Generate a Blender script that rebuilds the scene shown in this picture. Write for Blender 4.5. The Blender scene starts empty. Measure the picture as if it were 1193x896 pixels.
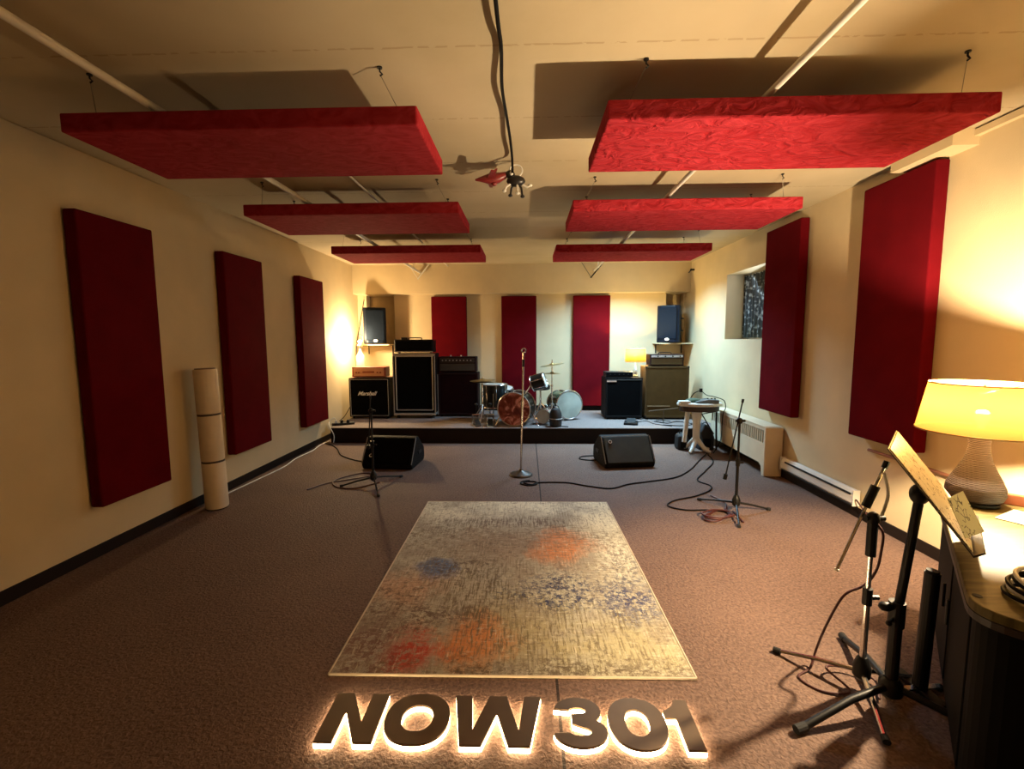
import bpy, bmesh, math, random
from math import sin, cos, pi, radians
from mathutils import Vector, Matrix
random.seed(4)
S = bpy.context.scene
COL = S.collection

# ------------------------------------------------------------------ camera, world, lights, exposure
FPX = 534.4
PT, YW, RL = (radians(a) for a in (5.685, -1.853, .282))
def rot(X, Y, Z):
    X, Y = X*cos(YW)-Y*sin(YW), X*sin(YW)+Y*cos(YW)
    Y, Z = Y*cos(PT)-Z*sin(PT), Y*sin(PT)+Z*cos(PT)
    X, Z = X*cos(RL)-Z*sin(RL), X*sin(RL)+Z*cos(RL)
    return X, Y, Z
c0, c1, c2 = rot(1,0,0), rot(0,1,0), rot(0,0,1)
right = Vector((c0[0], c1[0], c2[0])); fwd = Vector((c0[1], c1[1], c2[1])); up = Vector((c0[2], c1[2], c2[2]))
cam = bpy.data.cameras.new('camera'); cam.sensor_width = 36; cam.lens = FPX*36/1193
cam.sensor_fit = 'HORIZONTAL'; cam.clip_start = .02
camo = bpy.data.objects.new('camera', cam); COL.objects.link(camo)
m = Matrix.Identity(4)
for i in range(3):
    m[i][0] = right[i]; m[i][1] = up[i]; m[i][2] = -fwd[i]
m[0][3], m[1][3], m[2][3] = 0, 0, 1.5
camo.matrix_world = m
S.camera = camo

W = bpy.data.worlds.new('world'); S.world = W; W.use_nodes = True
W.node_tree.nodes['Background'].inputs[0].default_value = (.55, .75, 1, 1)
W.node_tree.nodes['Background'].inputs[1].default_value = .6

S.view_settings.view_transform = 'Standard'; S.view_settings.look = 'None'
S.view_settings.gamma = 1; S.view_settings.use_curve_mapping = False
S.view_settings.exposure = 0.8
S.cycles.use_denoising = True
S.cycles.max_bounces = 8; S.cycles.diffuse_bounces = 2; S.cycles.transparent_max_bounces = 8
S.cycles.sample_clamp_indirect = 6
S.cycles.caustics_reflective = False; S.cycles.caustics_refractive = False

def area(name, loc, target, size, size_y, power, color, spread=pi):
    l = bpy.data.lights.new(name, 'AREA'); l.shape = 'RECTANGLE'; l.size = size; l.size_y = size_y
    l.energy = power; l.color = color; l.spread = spread
    o = bpy.data.objects.new(name, l); COL.objects.link(o); o.location = loc
    o.rotation_euler = (Vector(target)-Vector(loc)).to_track_quat('-Z', 'Y').to_euler()
    return o
def point(name, loc, power, color, r=.03):
    l = bpy.data.lights.new(name, 'POINT'); l.energy = power; l.color = color; l.shadow_soft_size = r
    o = bpy.data.objects.new(name, l); COL.objects.link(o); o.location = loc
    return o
DESK_LAMP_W, STAGE_LAMP_W, GLASS_LAMP_W = 235, 42, 66
WARM = (1, .77, .48)
# daylight through the window, and an added, unseen cool light for the back corner
area('window_daylight', (3.02, 5.95, 1.93), (0, 6.6, 1.2), 1.0, .8, 9, (.75, .9, 1))
area('added_tube_light', (1.45, 6.9, 2.655), (1.45, 6.9, 0), .95, .12, 85, (.42, .74, 1), radians(140))
# unseen fill light added behind the camera to lift the base brightness
area('added_rear_fill', (1.7, -.9, 2.2), (1.2, 2.5, 2.2), .8, .5, 1.5, (1, .72, .42))

# ------------------------------------------------------------------ materials
MATS = {}
def nt(m): return m.node_tree.nodes, m.node_tree.links
def mat(name, color, rough=.6, metal=0, var=.12, vscale=8, bump=0, bscale=60, sheen=0, emit=None, estr=0, spec=.5, coat=0):
    if name in MATS: return MATS[name]
    m = bpy.data.materials.new(name); m.use_nodes = True; N, L = nt(m)
    b = N['Principled BSDF']
    b.inputs['Roughness'].default_value = rough; b.inputs['Metallic'].default_value = metal
    b.inputs['Specular IOR Level'].default_value = spec
    b.inputs['Sheen Weight'].default_value = sheen
    b.inputs['Coat Weight'].default_value = coat
    tc = N.new('ShaderNodeTexCoord')
    n = N.new('ShaderNodeTexNoise'); n.inputs['Scale'].default_value = vscale; n.inputs['Detail'].default_value = 5
    L.new(tc.outputs['Object'], n.inputs['Vector'])
    r = N.new('ShaderNodeMapRange'); r.inputs[1].default_value = .3; r.inputs[2].default_value = .7
    r.inputs[3].default_value = 1-var; r.inputs[4].default_value = 1+var
    L.new(n.outputs[0], r.inputs[0])
    mx = N.new('ShaderNodeVectorMath'); mx.operation = 'SCALE'; mx.inputs[0].default_value = color[:3]
    L.new(r.outputs[0], mx.inputs['Scale']); L.new(mx.outputs[0], b.inputs['Base Color'])
    if bump:
        n2 = N.new('ShaderNodeTexNoise'); n2.inputs['Scale'].default_value = bscale; n2.inputs['Detail'].default_value = 4
        L.new(tc.outputs['Object'], n2.inputs['Vector'])
        bp = N.new('ShaderNodeBump'); bp.inputs['Strength'].default_value = bump; bp.inputs['Distance'].default_value = .01
        L.new(n2.outputs[0], bp.inputs['Height']); L.new(bp.outputs[0], b.inputs['Normal'])
    if emit:
        b.inputs['Emission Color'].default_value = (*emit, 1); b.inputs['Emission Strength'].default_value = estr
    MATS[name] = m
    return m

wall_m = mat('cream_wall_paint', (.65, .51, .305), .75, var=.05, vscale=3, bump=.12, bscale=140)
niche_m = mat('shaded_tan_board', (.42, .30, .17), .8, var=.08)
red_m = mat('red_fabric_wall_panel', (.105, .003, .006), .95, var=.10, vscale=4, bump=.2, bscale=220, spec=.04)
black_m = mat('black_plastic', (.006, .006, .006), .45, var=.15, spec=.3)
tolex_m = mat('black_vinyl_covering', (.005, .0045, .0045), .6, var=.2, bump=.3, bscale=400, spec=.12)
grille_m = mat('black_grille_cloth', (.0025, .0025, .0028), .9, var=.2, bump=.3, bscale=500, spec=.05)
brown_m = mat('brown_vinyl_covering', (.075, .040, .014), .7, spec=.1, var=.12, bump=.2, bscale=200)
oxblood_m = mat('dark_oxblood_covering', (.016, .004, .0035), .7, spec=.15, var=.15, bump=.2, bscale=300)
silver_m = mat('silver_trim', (.55, .54, .52), .35, .7, var=.05)
chrome_m = mat('chrome', (.75, .74, .72), .18, 1, var=.03)
white_m = mat('white_enamel', (.78, .74, .66), .4, var=.04)
base_m = mat('dark_brown_baseboard_vinyl', (.011, .006, .004), .6, var=.15, spec=.2)
rubber_m = mat('black_rubber', (.008, .008, .008), .8)
gold_m = mat('bronze_cymbal', (.45, .32, .12), .3, .9, var=.12, vscale=30)
cable_m = mat('black_cable', (.005, .004, .004), .6, spec=.1)
redcable_m = mat('dark_red_cable', (.06, .012, .010), .5)
whitecable_m = mat('white_cable', (.7, .67, .6), .5)
conduit_m = mat('white_painted_conduit', (.75, .70, .62), .5, var=.05)
wire_m = mat('thin_steel_wire', (.25, .22, .18), .4, .6)

# red suspended clouds: crumpled fabric
def make_cloud_mat(name, bump):
    m = bpy.data.materials.new(name); m.use_nodes = True; N, L = nt(m); b = N['Principled BSDF']
    tc = N.new('ShaderNodeTexCoord'); mp = N.new('ShaderNodeMapping'); mp.inputs['Scale'].default_value = (1, 1.6, 1.6)
    L.new(tc.outputs['Object'], mp.inputs['Vector'])
    n = N.new('ShaderNodeTexNoise'); n.inputs['Scale'].default_value = 7; n.inputs['Detail'].default_value = 4
    n.inputs['Distortion'].default_value = 2.2; L.new(mp.outputs[0], n.inputs['Vector'])
    cr = N.new('ShaderNodeValToRGB'); e = cr.color_ramp.elements
    e[0].position = .3; e[0].color = (.26, .012, .018, 1); e[1].position = .75; e[1].color = (.40, .034, .048, 1)
    L.new(n.outputs[0], cr.inputs[0]); L.new(cr.outputs[0], b.inputs['Base Color'])
    bp = N.new('ShaderNodeBump'); bp.inputs['Strength'].default_value = bump; bp.inputs['Distance'].default_value = .035
    L.new(n.outputs[0], bp.inputs['Height']); L.new(bp.outputs[0], b.inputs['Normal'])
    b.inputs['Roughness'].default_value = .85; b.inputs['Specular IOR Level'].default_value = .04
    return m
cloud_m = make_cloud_mat('crumpled_red_fabric', .8)
smooth_cloud_m = make_cloud_mat('taut_red_fabric', .12)

def make_ceiling_mat():
    m = bpy.data.materials.new('painted_board_marked_ceiling'); m.use_nodes = True; N, L = nt(m); b = N['Principled BSDF']
    g = N.new('ShaderNodeNewGeometry'); sp = N.new('ShaderNodeSeparateXYZ'); L.new(g.outputs['Position'], sp.inputs[0])
    def math_(op, a, c=None, d=None):
        k = N.new('ShaderNodeMath'); k.operation = op
        for i, v in enumerate((a, c, d)):
            if v is None: continue
            if isinstance(v, (int, float)): k.inputs[i].default_value = v
            else: L.new(v, k.inputs[i])
        return k.outputs[0]
    wob = N.new('ShaderNodeTexNoise'); wob.inputs['Scale'].default_value = 9; L.new(g.outputs['Position'], wob.inputs['Vector'])
    yy = math_('MULTIPLY_ADD', wob.outputs[0], .012, sp.outputs[1])
    fr = math_('FRACT', math_('DIVIDE', math_('SUBTRACT', yy, 2.126-.328), .6565))
    d = math_('ABSOLUTE', math_('SUBTRACT', fr, .5))          # 0 on a seam
    seam = math_('LESS_THAN', d, .009)
    n = N.new('ShaderNodeTexNoise'); n.inputs['Scale'].default_value = 22; n.inputs['Detail'].default_value = 8
    L.new(g.outputs['Position'], n.inputs['Vector'])
    gap = math_('MULTIPLY', seam, math_('GREATER_THAN', n.outputs[0], .46))
    big = N.new('ShaderNodeTexNoise'); big.inputs['Scale'].default_value = 1.6; big.inputs['Detail'].default_value = 6
    L.new(g.outputs['Position'], big.inputs['Vector'])
    cr = N.new('ShaderNodeValToRGB'); e = cr.color_ramp.elements
    e[0].position = .3; e[0].color = (.45, .36, .22, 1); e[1].position = .7; e[1].color = (.54, .44, .29, 1)
    L.new(big.outputs[0], cr.inputs[0])
    mx = N.new('ShaderNodeMix'); mx.data_type = 'RGBA'
    L.new(math_('MULTIPLY', gap, .45), mx.inputs[0]); L.new(cr.outputs[0], mx.inputs[6]); mx.inputs[7].default_value = (.28, .18, .09, 1)
    L.new(mx.outputs[2], b.inputs['Base Color'])
    bp = N.new('ShaderNodeBump'); bp.inputs['Strength'].default_value = .35; bp.inputs['Distance'].default_value = .01
    hh = math_('SUBTRACT', math_('MULTIPLY', n.outputs[0], .25), math_('MULTIPLY', seam, .8))
    L.new(hh, bp.inputs['Height']); L.new(bp.outputs[0], b.inputs['Normal'])
    b.inputs['Roughness'].default_value = .8
    return m
ceil_m = make_ceiling_mat()

def make_carpet(name, ca, cb, seam=True):
    m = bpy.data.materials.new(name); m.use_nodes = True; N, L = nt(m); b = N['Principled BSDF']
    g = N.new('ShaderNodeNewGeometry')
    n = N.new('ShaderNodeTexNoise'); n.inputs['Scale'].default_value = 70; n.inputs['Detail'].default_value = 5; n.inputs['Distortion'].default_value = .6
    big = N.new('ShaderNodeTexNoise'); big.inputs['Scale'].default_value = 1.3; big.inputs['Detail'].default_value = 3
    L.new(g.outputs['Position'], n.inputs['Vector']); L.new(g.outputs['Position'], big.inputs['Vector'])
    ad = N.new('ShaderNodeMath'); ad.operation = 'MULTIPLY_ADD'; ad.inputs[1].default_value = .35
    L.new(big.outputs[0], ad.inputs[0]); L.new(n.outputs[0], ad.inputs[2])
    cr = N.new('ShaderNodeValToRGB'); e = cr.color_ramp.elements
    e[0].position = .42; e[0].color = (*ca, 1); e[1].position = .88; e[1].color = (*cb, 1)
    L.new(ad.outputs[0], cr.inputs[0])
    out = cr.outputs[0]
    if seam:
        sp = N.new('ShaderNodeSeparateXYZ'); L.new(g.outputs['Position'], sp.inputs[0])
        c = N.new('ShaderNodeMath'); c.operation = 'COMPARE'; c.inputs[1].default_value = .13; c.inputs[2].default_value = .006
        L.new(sp.outputs[0], c.inputs[0])
        mx = N.new('ShaderNodeMix'); mx.data_type = 'RGBA'; L.new(c.outputs[0], mx.inputs[0]); L.new(out, mx.inputs[6])
        mx.inputs[7].default_value = (ca[0]*.3, ca[1]*.3, ca[2]*.3, 1); out = mx.outputs[2]
    L.new(out, b.inputs['Base Color'])
    bp = N.new('ShaderNodeBump'); bp.inputs['Strength'].default_value = .7; bp.inputs['Distance'].default_value = .012
    L.new(n.outputs[0], bp.inputs['Height']); L.new(bp.outputs[0], b.inputs['Normal'])
    b.inputs['Roughness'].default_value = .75; b.inputs['Specular IOR Level'].default_value = .3
    return m
carpet_m = make_carpet('brown_short_pile_carpet', (.085, .048, .036), (.22, .135, .10))
stage_carpet_m = make_carpet('grey_brown_stage_carpet', (.15, .115, .105), (.25, .20, .18), seam=False)

RX0, RX1, RY0, RY1 = -.90, .735, 1.90, 4.09
def make_rug_mat():
    m = bpy.data.materials.new('distressed_abstract_rug_weave'); m.use_nodes = True; N, L = nt(m); b = N['Principled BSDF']
    g = N.new('ShaderNodeTexCoord'); pos = g.outputs['Object']
    def noise(scale, detail=4, vec=(1,1,1), dist=0, rough=.6):
        mp = N.new('ShaderNodeMapping'); mp.inputs['Scale'].default_value = vec; L.new(pos, mp.inputs['Vector'])
        n = N.new('ShaderNodeTexNoise'); n.inputs['Scale'].default_value = scale; n.inputs['Detail'].default_value = detail
        n.inputs['Distortion'].default_value = dist; n.inputs['Roughness'].default_value = rough
        L.new(mp.outputs[0], n.inputs['Vector']); return n.outputs[0]
    def M(op, a, c=None):
        k = N.new('ShaderNodeMath'); k.operation = op; k.use_clamp = op in ('MULTIPLY', 'SUBTRACT') and False
        for i, v in enumerate((a, c)):
            if v is None: continue
            if isinstance(v, (int, float)): k.inputs[i].default_value = v
            else: L.new(v, k.inputs[i])
        return k.outputs[0]
    def ramp(f, lo, hi, a=0, z=1):
        r = N.new('ShaderNodeMapRange'); L.new(f, r.inputs[0]); r.inputs[1].default_value = lo; r.inputs[2].default_value = hi
        r.inputs[3].default_value = a; r.inputs[4].default_value = z; return r.outputs[0]
    def mix(f, a, c):
        mx = N.new('ShaderNodeMix'); mx.data_type = 'RGBA'
        L.new(f, mx.inputs[0]) if not isinstance(f, (int, float)) else None
        if isinstance(a, tuple): mx.inputs[6].default_value = (*a, 1)
        else: L.new(a, mx.inputs[6])
        if isinstance(c, tuple): mx.inputs[7].default_value = (*c, 1)
        else: L.new(c, mx.inputs[7])
        return mx.outputs[2]
    blotch = noise(3.2, 6, dist=.4)
    fine = noise(30, 6, rough=.75)
    grain = noise(34, 7, dist=.3, rough=.8)
    rag = noise(16, 8, (1.8, .8, 1), rough=.8)
    vs = noise(9, 5, (9, .8, 1), rough=.7); hs = noise(9, 5, (.8, 9, 1), rough=.7)
    col = mix(ramp(blotch, .35, .65), (.50, .48, .37), (.30, .26, .20))
    # clouds of colour on the rug: centre x, y, radius x, y, colour, amount
    def blob(col, x, y, rx, ry, c, amt, speck=None, thr=.5):
        vm = N.new('ShaderNodeMapping'); vm.vector_type = 'POINT'
        vm.inputs['Location'].default_value = (-x/rx, -y/ry, 0); vm.inputs['Scale'].default_value = (1/rx, 1/ry, 0)
        L.new(pos, vm.inputs['Vector'])
        ln = N.new('ShaderNodeVectorMath'); ln.operation = 'LENGTH'; L.new(vm.outputs[0], ln.inputs[0])
        d = M('ADD', M('ADD', ln.outputs['Value'], M('MULTIPLY', M('SUBTRACT', blotch, .5), 2.6)), M('MULTIPLY', M('SUBTRACT', rag, .5), 1.5))
        f = ramp(d, 1.15, .35, 0, amt)
        if speck is not None: f = M('MULTIPLY', f, ramp(speck, thr-.03, thr+.04))
        return mix(f, col, c)
    cx, cy = (RX0+RX1)/2, (RY0+RY1)/2
    B = lambda col, x, y, *a, **k: blob(col, x-cx, y-cy, *a, **k)
    col = B(col, .1, 3.98, .9, .22, (.72, .68, .52), .8)
    col = B(col, .6, 3.6, .28, .5, (.70, .66, .50), .85)
    col = B(col, -.55, 3.75, .35, .2, (.66, .62, .48), .7)
    col = B(col, .62, 2.95, .2, .3, (.66, .63, .50), .6)
    col = B(col, -.2, 3.2, .55, .32, (.30, .22, .15), .7)
    col = B(col, .50, 2.12, .38, .28, (.42, .36, .19), .7)
    col = B(col, -.05, 2.2, .3, .35, (.34, .27, .12), .7)
    col = B(col, .26, 3.17, .24, .30, (.58, .22, .08), .95)
    col = B(col, -.74, 2.63, .26, .26, (.48, .27, .16), .7)
    col = B(col, -.30, 2.12, .24, .22, (.60, .23, .07), .9)
    col = B(col, -.56, 2.05, .17, .2, (.45, .045, .022), .95)
    col = B(col, -.60, 2.87, .15, .13, (.09, .15, .28), .95)
    col = B(col, -.84, 2.1, .22, .35, (.13, .05, .045), .85)
    # worn weave streaks
    col = mix(ramp(vs, .52, .66, 0, .6), col, (.22, .17, .10))
    col = mix(ramp(hs, .56, .68, 0, .5), col, (.20, .15, .10))
    col = mix(ramp(noise(8, 5, (8, 1, 1), rough=.7), .58, .68, 0, .55), col, (.72, .67, .50))
    # speckled motifs
    col = B(col, .22, 2.62, .42, .28, (.03, .037, .085), 1, speck=grain, thr=.50)
    col = B(col, .62, 2.5, .24, .28, (.035, .045, .12), 1, speck=grain, thr=.48)
    col = B(col, -.40, 2.88, .28, .16, (.09, .06, .05), .9, speck=grain, thr=.52)
    col = B(col, -.1, 3.62, .75, .12, (.14, .10, .08), .85, speck=vs, thr=.50)
    col = B(col, -.50, 2.33, .22, .14, (.10, .06, .05), .85, speck=grain, thr=.5)
    col = B(col, -.62, 3.35, .5, .35, (.15, .11, .075), .85, speck=grain, thr=.53)
    col = B(col, .15, 3.35, .7, .3, (.17, .12, .08), .8, speck=hs, thr=.53)
    col = B(col, -.30, 2.62, .32, .4, (.16, .13, .08), .85, speck=vs, thr=.52)
    col = B(col, .15, 2.2, .7, .3, (.15, .12, .06), .8, speck=vs, thr=.54)
    col = B(col, -.82, 2.45, .35, .4, (.12, .07, .05), .8, speck=grain, thr=.53)
    col = B(col, .66, 2.85, .22, .3, (.10, .10, .12), .85, speck=grain, thr=.51)
    col = B(col, .3, 2.9, .35, .15, (.20, .13, .09), .8, speck=rag, thr=.52)
    col = B(col, -.55, 2.12, .2, .22, (.62, .50, .36), .7, speck=fine, thr=.56)
    col = B(col, -.85, 2.0, .22, .30, (.50, .46, .38), .8, speck=fine, thr=.54)
    col = B(col, .2, 1.93, .9, .1, (.10, .07, .04), .85, speck=grain, thr=.50)
    col = B(col, .6, 3.25, .3, .3, (.20, .15, .11), .7, speck=grain, thr=.52)
    col = mix(ramp(fine, .54, .62, 0, .6), col, (.11, .08, .055))
    col = mix(ramp(noise(26, 8, (2.6, .7, 1), rough=.8), .55, .64, 0, .55), col, (.10, .075, .05))
    col = mix(ramp(noise(22, 8, (.7, 2.4, 1), rough=.8), .55, .63, 0, .5), col, (.66, .61, .47))
    wl = N.new('ShaderNodeTexWave'); wl.bands_direction = 'X'; wl.inputs['Scale'].default_value = 14; wl.inputs['Distortion'].default_value = 1.5; wl.inputs['Detail'].default_value = 4
    L.new(pos, wl.inputs['Vector'])
    col = mix(M('MULTIPLY', ramp(wl.outputs[1], .66, .9, 0, .38), ramp(noise(4, 4), .52, .6)), col, (.14, .10, .065))
    wl = N.new('ShaderNodeTexWave'); wl.bands_direction = 'Y'; wl.inputs['Scale'].default_value = 11; wl.inputs['Distortion'].default_value = 2.5; wl.inputs['Detail'].default_value = 4
    L.new(pos, wl.inputs['Vector'])
    col = mix(M('MULTIPLY', ramp(wl.outputs[1], .68, .9, 0, .30), ramp(noise(5, 4, dist=1), .53, .6)), col, (.15, .11, .07))
    sc_ = N.new('ShaderNodeVectorMath'); sc_.operation = 'SCALE'; sc_.inputs['Scale'].default_value = 1.28; L.new(col, sc_.inputs[0])
    L.new(sc_.outputs[0], b.inputs['Base Color'])
    bp = N.new('ShaderNodeBump'); bp.inputs['Strength'].default_value = .4; bp.inputs['Distance'].default_value = .006
    L.new(fine, bp.inputs['Height']); L.new(bp.outputs[0], b.inputs['Normal'])
    b.inputs['Roughness'].default_value = .85; b.inputs['Specular IOR Level'].default_value = .25
    return m
rug_m = make_rug_mat()

# ------------------------------------------------------------------ mesh helpers
class MB:
    def __init__(s): s.v = []; s.f = []
    def add(s, vs, fs):
        k = len(s.v); s.v += [tuple(p) for p in vs]; s.f += [tuple(i+k for i in f) for f in fs]; return s
    def box(s, x0, x1, y0, y1, z0, z1):
        return s.add([(x, y, z) for z in (z0, z1) for y in (y0, y1) for x in (x0, x1)],
                     [(0,2,3,1), (4,5,7,6), (0,1,5,4), (2,6,7,3), (0,4,6,2), (1,3,7,5)])
    def cbox(s, c, d, rz=0, rx=0, ry=0):
        R = Matrix.Rotation(rz, 3, 'Z') @ Matrix.Rotation(rx, 3, 'X') @ Matrix.Rotation(ry, 3, 'Y')
        vs = [Vector(c) + R @ Vector((x*d[0]/2, y*d[1]/2, z*d[2]/2)) for z in (-1, 1) for y in (-1, 1) for x in (-1, 1)]
        return s.add(vs, [(0,2,3,1), (4,5,7,6), (0,1,5,4), (2,6,7,3), (0,4,6,2), (1,3,7,5)])
    def tube(s, path, r, n=10, closed=False):
        P = [Vector(p) for p in path]; rs = r if isinstance(r, (list, tuple)) else [r]*len(P)
        k = len(P); rings = []; prev = None
        for i, p in enumerate(P):
            if closed: t = (P[(i+1) % k]-P[i-1])
            else: t = (P[min(i+1, k-1)]-P[max(i-1, 0)])
            t.normalize()
            if prev is None: a = t.orthogonal().normalized()
            else:
                a = prev-t*prev.dot(t); a = a.normalized() if a.length > 1e-6 else t.orthogonal().normalized()
            prev = a; b_ = t.cross(a)
            rings.append([p+(a*cos(2*pi*j/n)+b_*sin(2*pi*j/n))*rs[i] for j in range(n)])
        vs = [q for ring in rings for q in ring]; fs = []
        for i in range(k if closed else k-1):
            i2 = (i+1) % k
            for j in range(n): fs.append((i*n+j, i*n+(j+1) % n, i2*n+(j+1) % n, i2*n+j))
        if not closed: fs += [tuple(range(n-1, -1, -1)), tuple((k-1)*n+j for j in range(n))]
        return s.add(vs, fs)
    def cyl(s, a, b_, r, n=20): return s.tube([a, b_], r, n)
    def lathe(s, prof, c=(0,0,0), n=32, R=None, caps=True):
        vs = []; fs = []; k = len(prof); R = R or Matrix.Identity(3)
        for r, z in prof:
            for j in range(n): vs.append(Vector(c)+R @ Vector((r*cos(2*pi*j/n), r*sin(2*pi*j/n), z)))
        for i in range(k-1):
            for j in range(n): fs.append((i*n+j, i*n+(j+1) % n, (i+1)*n+(j+1) % n, (i+1)*n+j))
        if caps: fs += [tuple(range(n-1, -1, -1)), tuple((k-1)*n+j for j in range(n))]
        return s.add(vs, fs)
    def torus(s, c, R_, r, n=28, m_=8, rot_=None):
        R = rot_ or Matrix.Identity(3)
        return s.tube([Vector(c)+R @ Vector((R_*cos(2*pi*i/n), R_*sin(2*pi*i/n), 0)) for i in range(n)], r, m_, True)
    def prism(s, poly, z0, z1, R=None, c=(0,0,0)):
        R = R or Matrix.Identity(3); k = len(poly); c = Vector(c)
        vs = [c+R @ Vector((x, y, z)) for z in (z0, z1) for x, y in poly]
        return s.add(vs, [tuple(range(k-1, -1, -1)), tuple(range(k, 2*k))] + [(i, (i+1) % k, k+(i+1) % k, k+i) for i in range(k)])
    def ball(s, c, rx, ry=None, rz=None, n=16, m_=10, R=None):
        ry = ry or rx; rz = rz or rx; R = R or Matrix.Identity(3); vs = []; fs = []
        for i in range(1, m_):
            t = pi*i/m_
            for j in range(n): vs.append(Vector(c)+R @ Vector((rx*sin(t)*cos(2*pi*j/n), ry*sin(t)*sin(2*pi*j/n), rz*cos(t))))
        a = len(vs); vs += [Vector(c)+R @ Vector((0,0,rz)), Vector(c)+R @ Vector((0,0,-rz))]
        for i in range(m_-2):
            for j in range(n): fs.append((i*n+j, (i+1)*n+j, (i+1)*n+(j+1) % n, i*n+(j+1) % n))
        for j in range(n): fs += [(a, j, (j+1) % n), (a+1, (m_-2)*n+(j+1) % n, (m_-2)*n+j)]
        return s.add(vs, fs)
    def build(s, name, m, parent=None, bevel=0, smooth=False, seg=2, loc=None):
        me = bpy.data.meshes.new(name); me.from_pydata(s.v, [], s.f); me.validate()
        bm = bmesh.new(); bm.from_mesh(me); bmesh.ops.recalc_face_normals(bm, faces=bm.faces); bm.to_mesh(me); bm.free()
        me.materials.append(m)
        if smooth:
            me.shade_smooth()
            me.set_sharp_from_angle(angle=radians(38))
        o = bpy.data.objects.new(name, me); COL.objects.link(o)
        if loc: o.location = loc
        if parent: o.parent = parent
        if bevel:
            b = o.modifiers.new('bevel', 'BEVEL'); b.width = bevel; b.segments = seg; b.limit_method = 'ANGLE'
        return o
def spline(pts, n=8, closed=False):
    P = [Vector(p) for p in pts]; k = len(P); out = []
    rng = range(k if closed else k-1)
    for i in rng:
        g = (lambda q: P[q % k]) if closed else (lambda q: P[max(0, min(k-1, q))])
        a, b_, c, d = g(i-1), g(i), g(i+1), g(i+2)
        for j in range(n):
            t = j/n
            out.append(.5*((2*b_)+(c-a)*t+(2*a-5*b_+4*c-d)*t*t+(3*b_-a-3*c+d)*t**3))
    if not closed: out.append(P[-1])
    return out
def tag(o, label, cat, group=None, kind=None):
    o['label'] = label; o['category'] = cat
    if group: o['group'] = group
    if kind: o['kind'] = kind
    return o
def thing(name, label, cat, loc=(0,0,0), rz=0, group=None):
    o = bpy.data.objects.new(name, None); COL.objects.link(o); o.empty_display_size = .1
    o.location = loc; o.rotation_euler = (0, 0, rz)
    return tag(o, label, cat, group)
def struct(name, mb, m, **k):
    o = mb.build(name, m, **k); o['kind'] = 'structure'; return o
def copy_tree(o, parent=None):
    c = o.copy(); COL.objects.link(c); c.parent = parent
    for ch in list(o.children): copy_tree(ch, c)
    return c

# ------------------------------------------------------------------ the room
XL, XR, YF, YB, H = -2.994, 2.763, -1.3, 8.15, 2.766
ST, YST, T = .225, 6.5, .35
WY0, WY1, WZ0, WZ1 = 5.30, 6.53, 1.48, 2.36
struct('floor', MB().box(XL-T, XR+T, YF-T, YB+T, -.1, 0), carpet_m)
struct('ceiling', MB().box(XL-T, XR+T, YF-T, YB+T, H, H+.1), ceil_m)
struct('wall_left', MB().box(XL-T, XL, YF-T, YB+T, 0, H), wall_m)
w = MB()
w.box(XR, XR+T, YF-T, WY0, 0, H); w.box(XR, XR+T, WY1, YB+T, 0, H)
w.box(XR, XR+T, WY0, WY1, 0, WZ0); w.box(XR, XR+T, WY0, WY1, WZ1, H)
struct('wall_right', w, wall_m)
struct('wall_front', MB().box(XL, XR, YF-T, YF, 0, H), wall_m)
# back wall with two recesses behind the wall speakers
NL0, NL1, NR0, NR1, NZ0, NZ1 = -2.84, -2.34, 2.42, 2.725, 1.40, 2.275
w = MB()
w.box(XL, NL0, YB, YB+T, 0, H); w.box(NL1, NR0, YB, YB+T, 0, H); w.box(NR1, XR, YB, YB+T, 0, H)
for a, b_ in ((NL0, NL1), (NR0, NR1)):
    w.box(a, b_, YB, YB+T, 0, NZ0); w.box(a, b_, YB, YB+T, NZ1, H); w.box(a, b_, YB+.2, YB+T, NZ0, NZ1)
struct('wall_back', w, wall_m)
struct('trim_1', MB().box(XL, XR, 7.93, YB, NZ1+.004, H), wall_m)                      # soffit across the stage
for i, (a, b_) in enumerate(((NL0, NL1), (NR0, NR1))):
    struct('trim_%d' % (i+2), MB().box(a+.004, b_-.004, YB+.17, YB+.2, NZ0+.01, NZ1-.01), niche_m)  # board closing the recess, its tan darkened to include the shade there
# ceiling beam stubs over the side walls
struct('trim_4', MB().box(XR-.16, XR, 3.02, 3.5, H-.10, H), wall_m)
struct('trim_5', MB().box(XR-.035, XR, YF, 3.02, H-.05, H-.012), wall_m)
bz = .085
struct('baseboard_left', MB().box(XL, XL+.012, YF, YB, 0, bz), base_m, bevel=.003)
struct('baseboard_right', MB().box(XR-.012, XR, YF, YST, 0, bz), base_m, bevel=.003)
struct('baseboard_back', MB().box(XL+.012, XR, YB-.012, YB, ST, ST+.09), base_m, bevel=.003)
# low carpeted stage
st = struct('stage', MB().box(-2.86, XR-.002, YST, YB-.014, 0, ST-.012), base_m, bevel=.004)
o = MB().box(-2.86, XR-.002, YST-.006, YB-.014, ST-.012, ST).build('stage_carpet', stage_carpet_m, st, bevel=.004)

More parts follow.
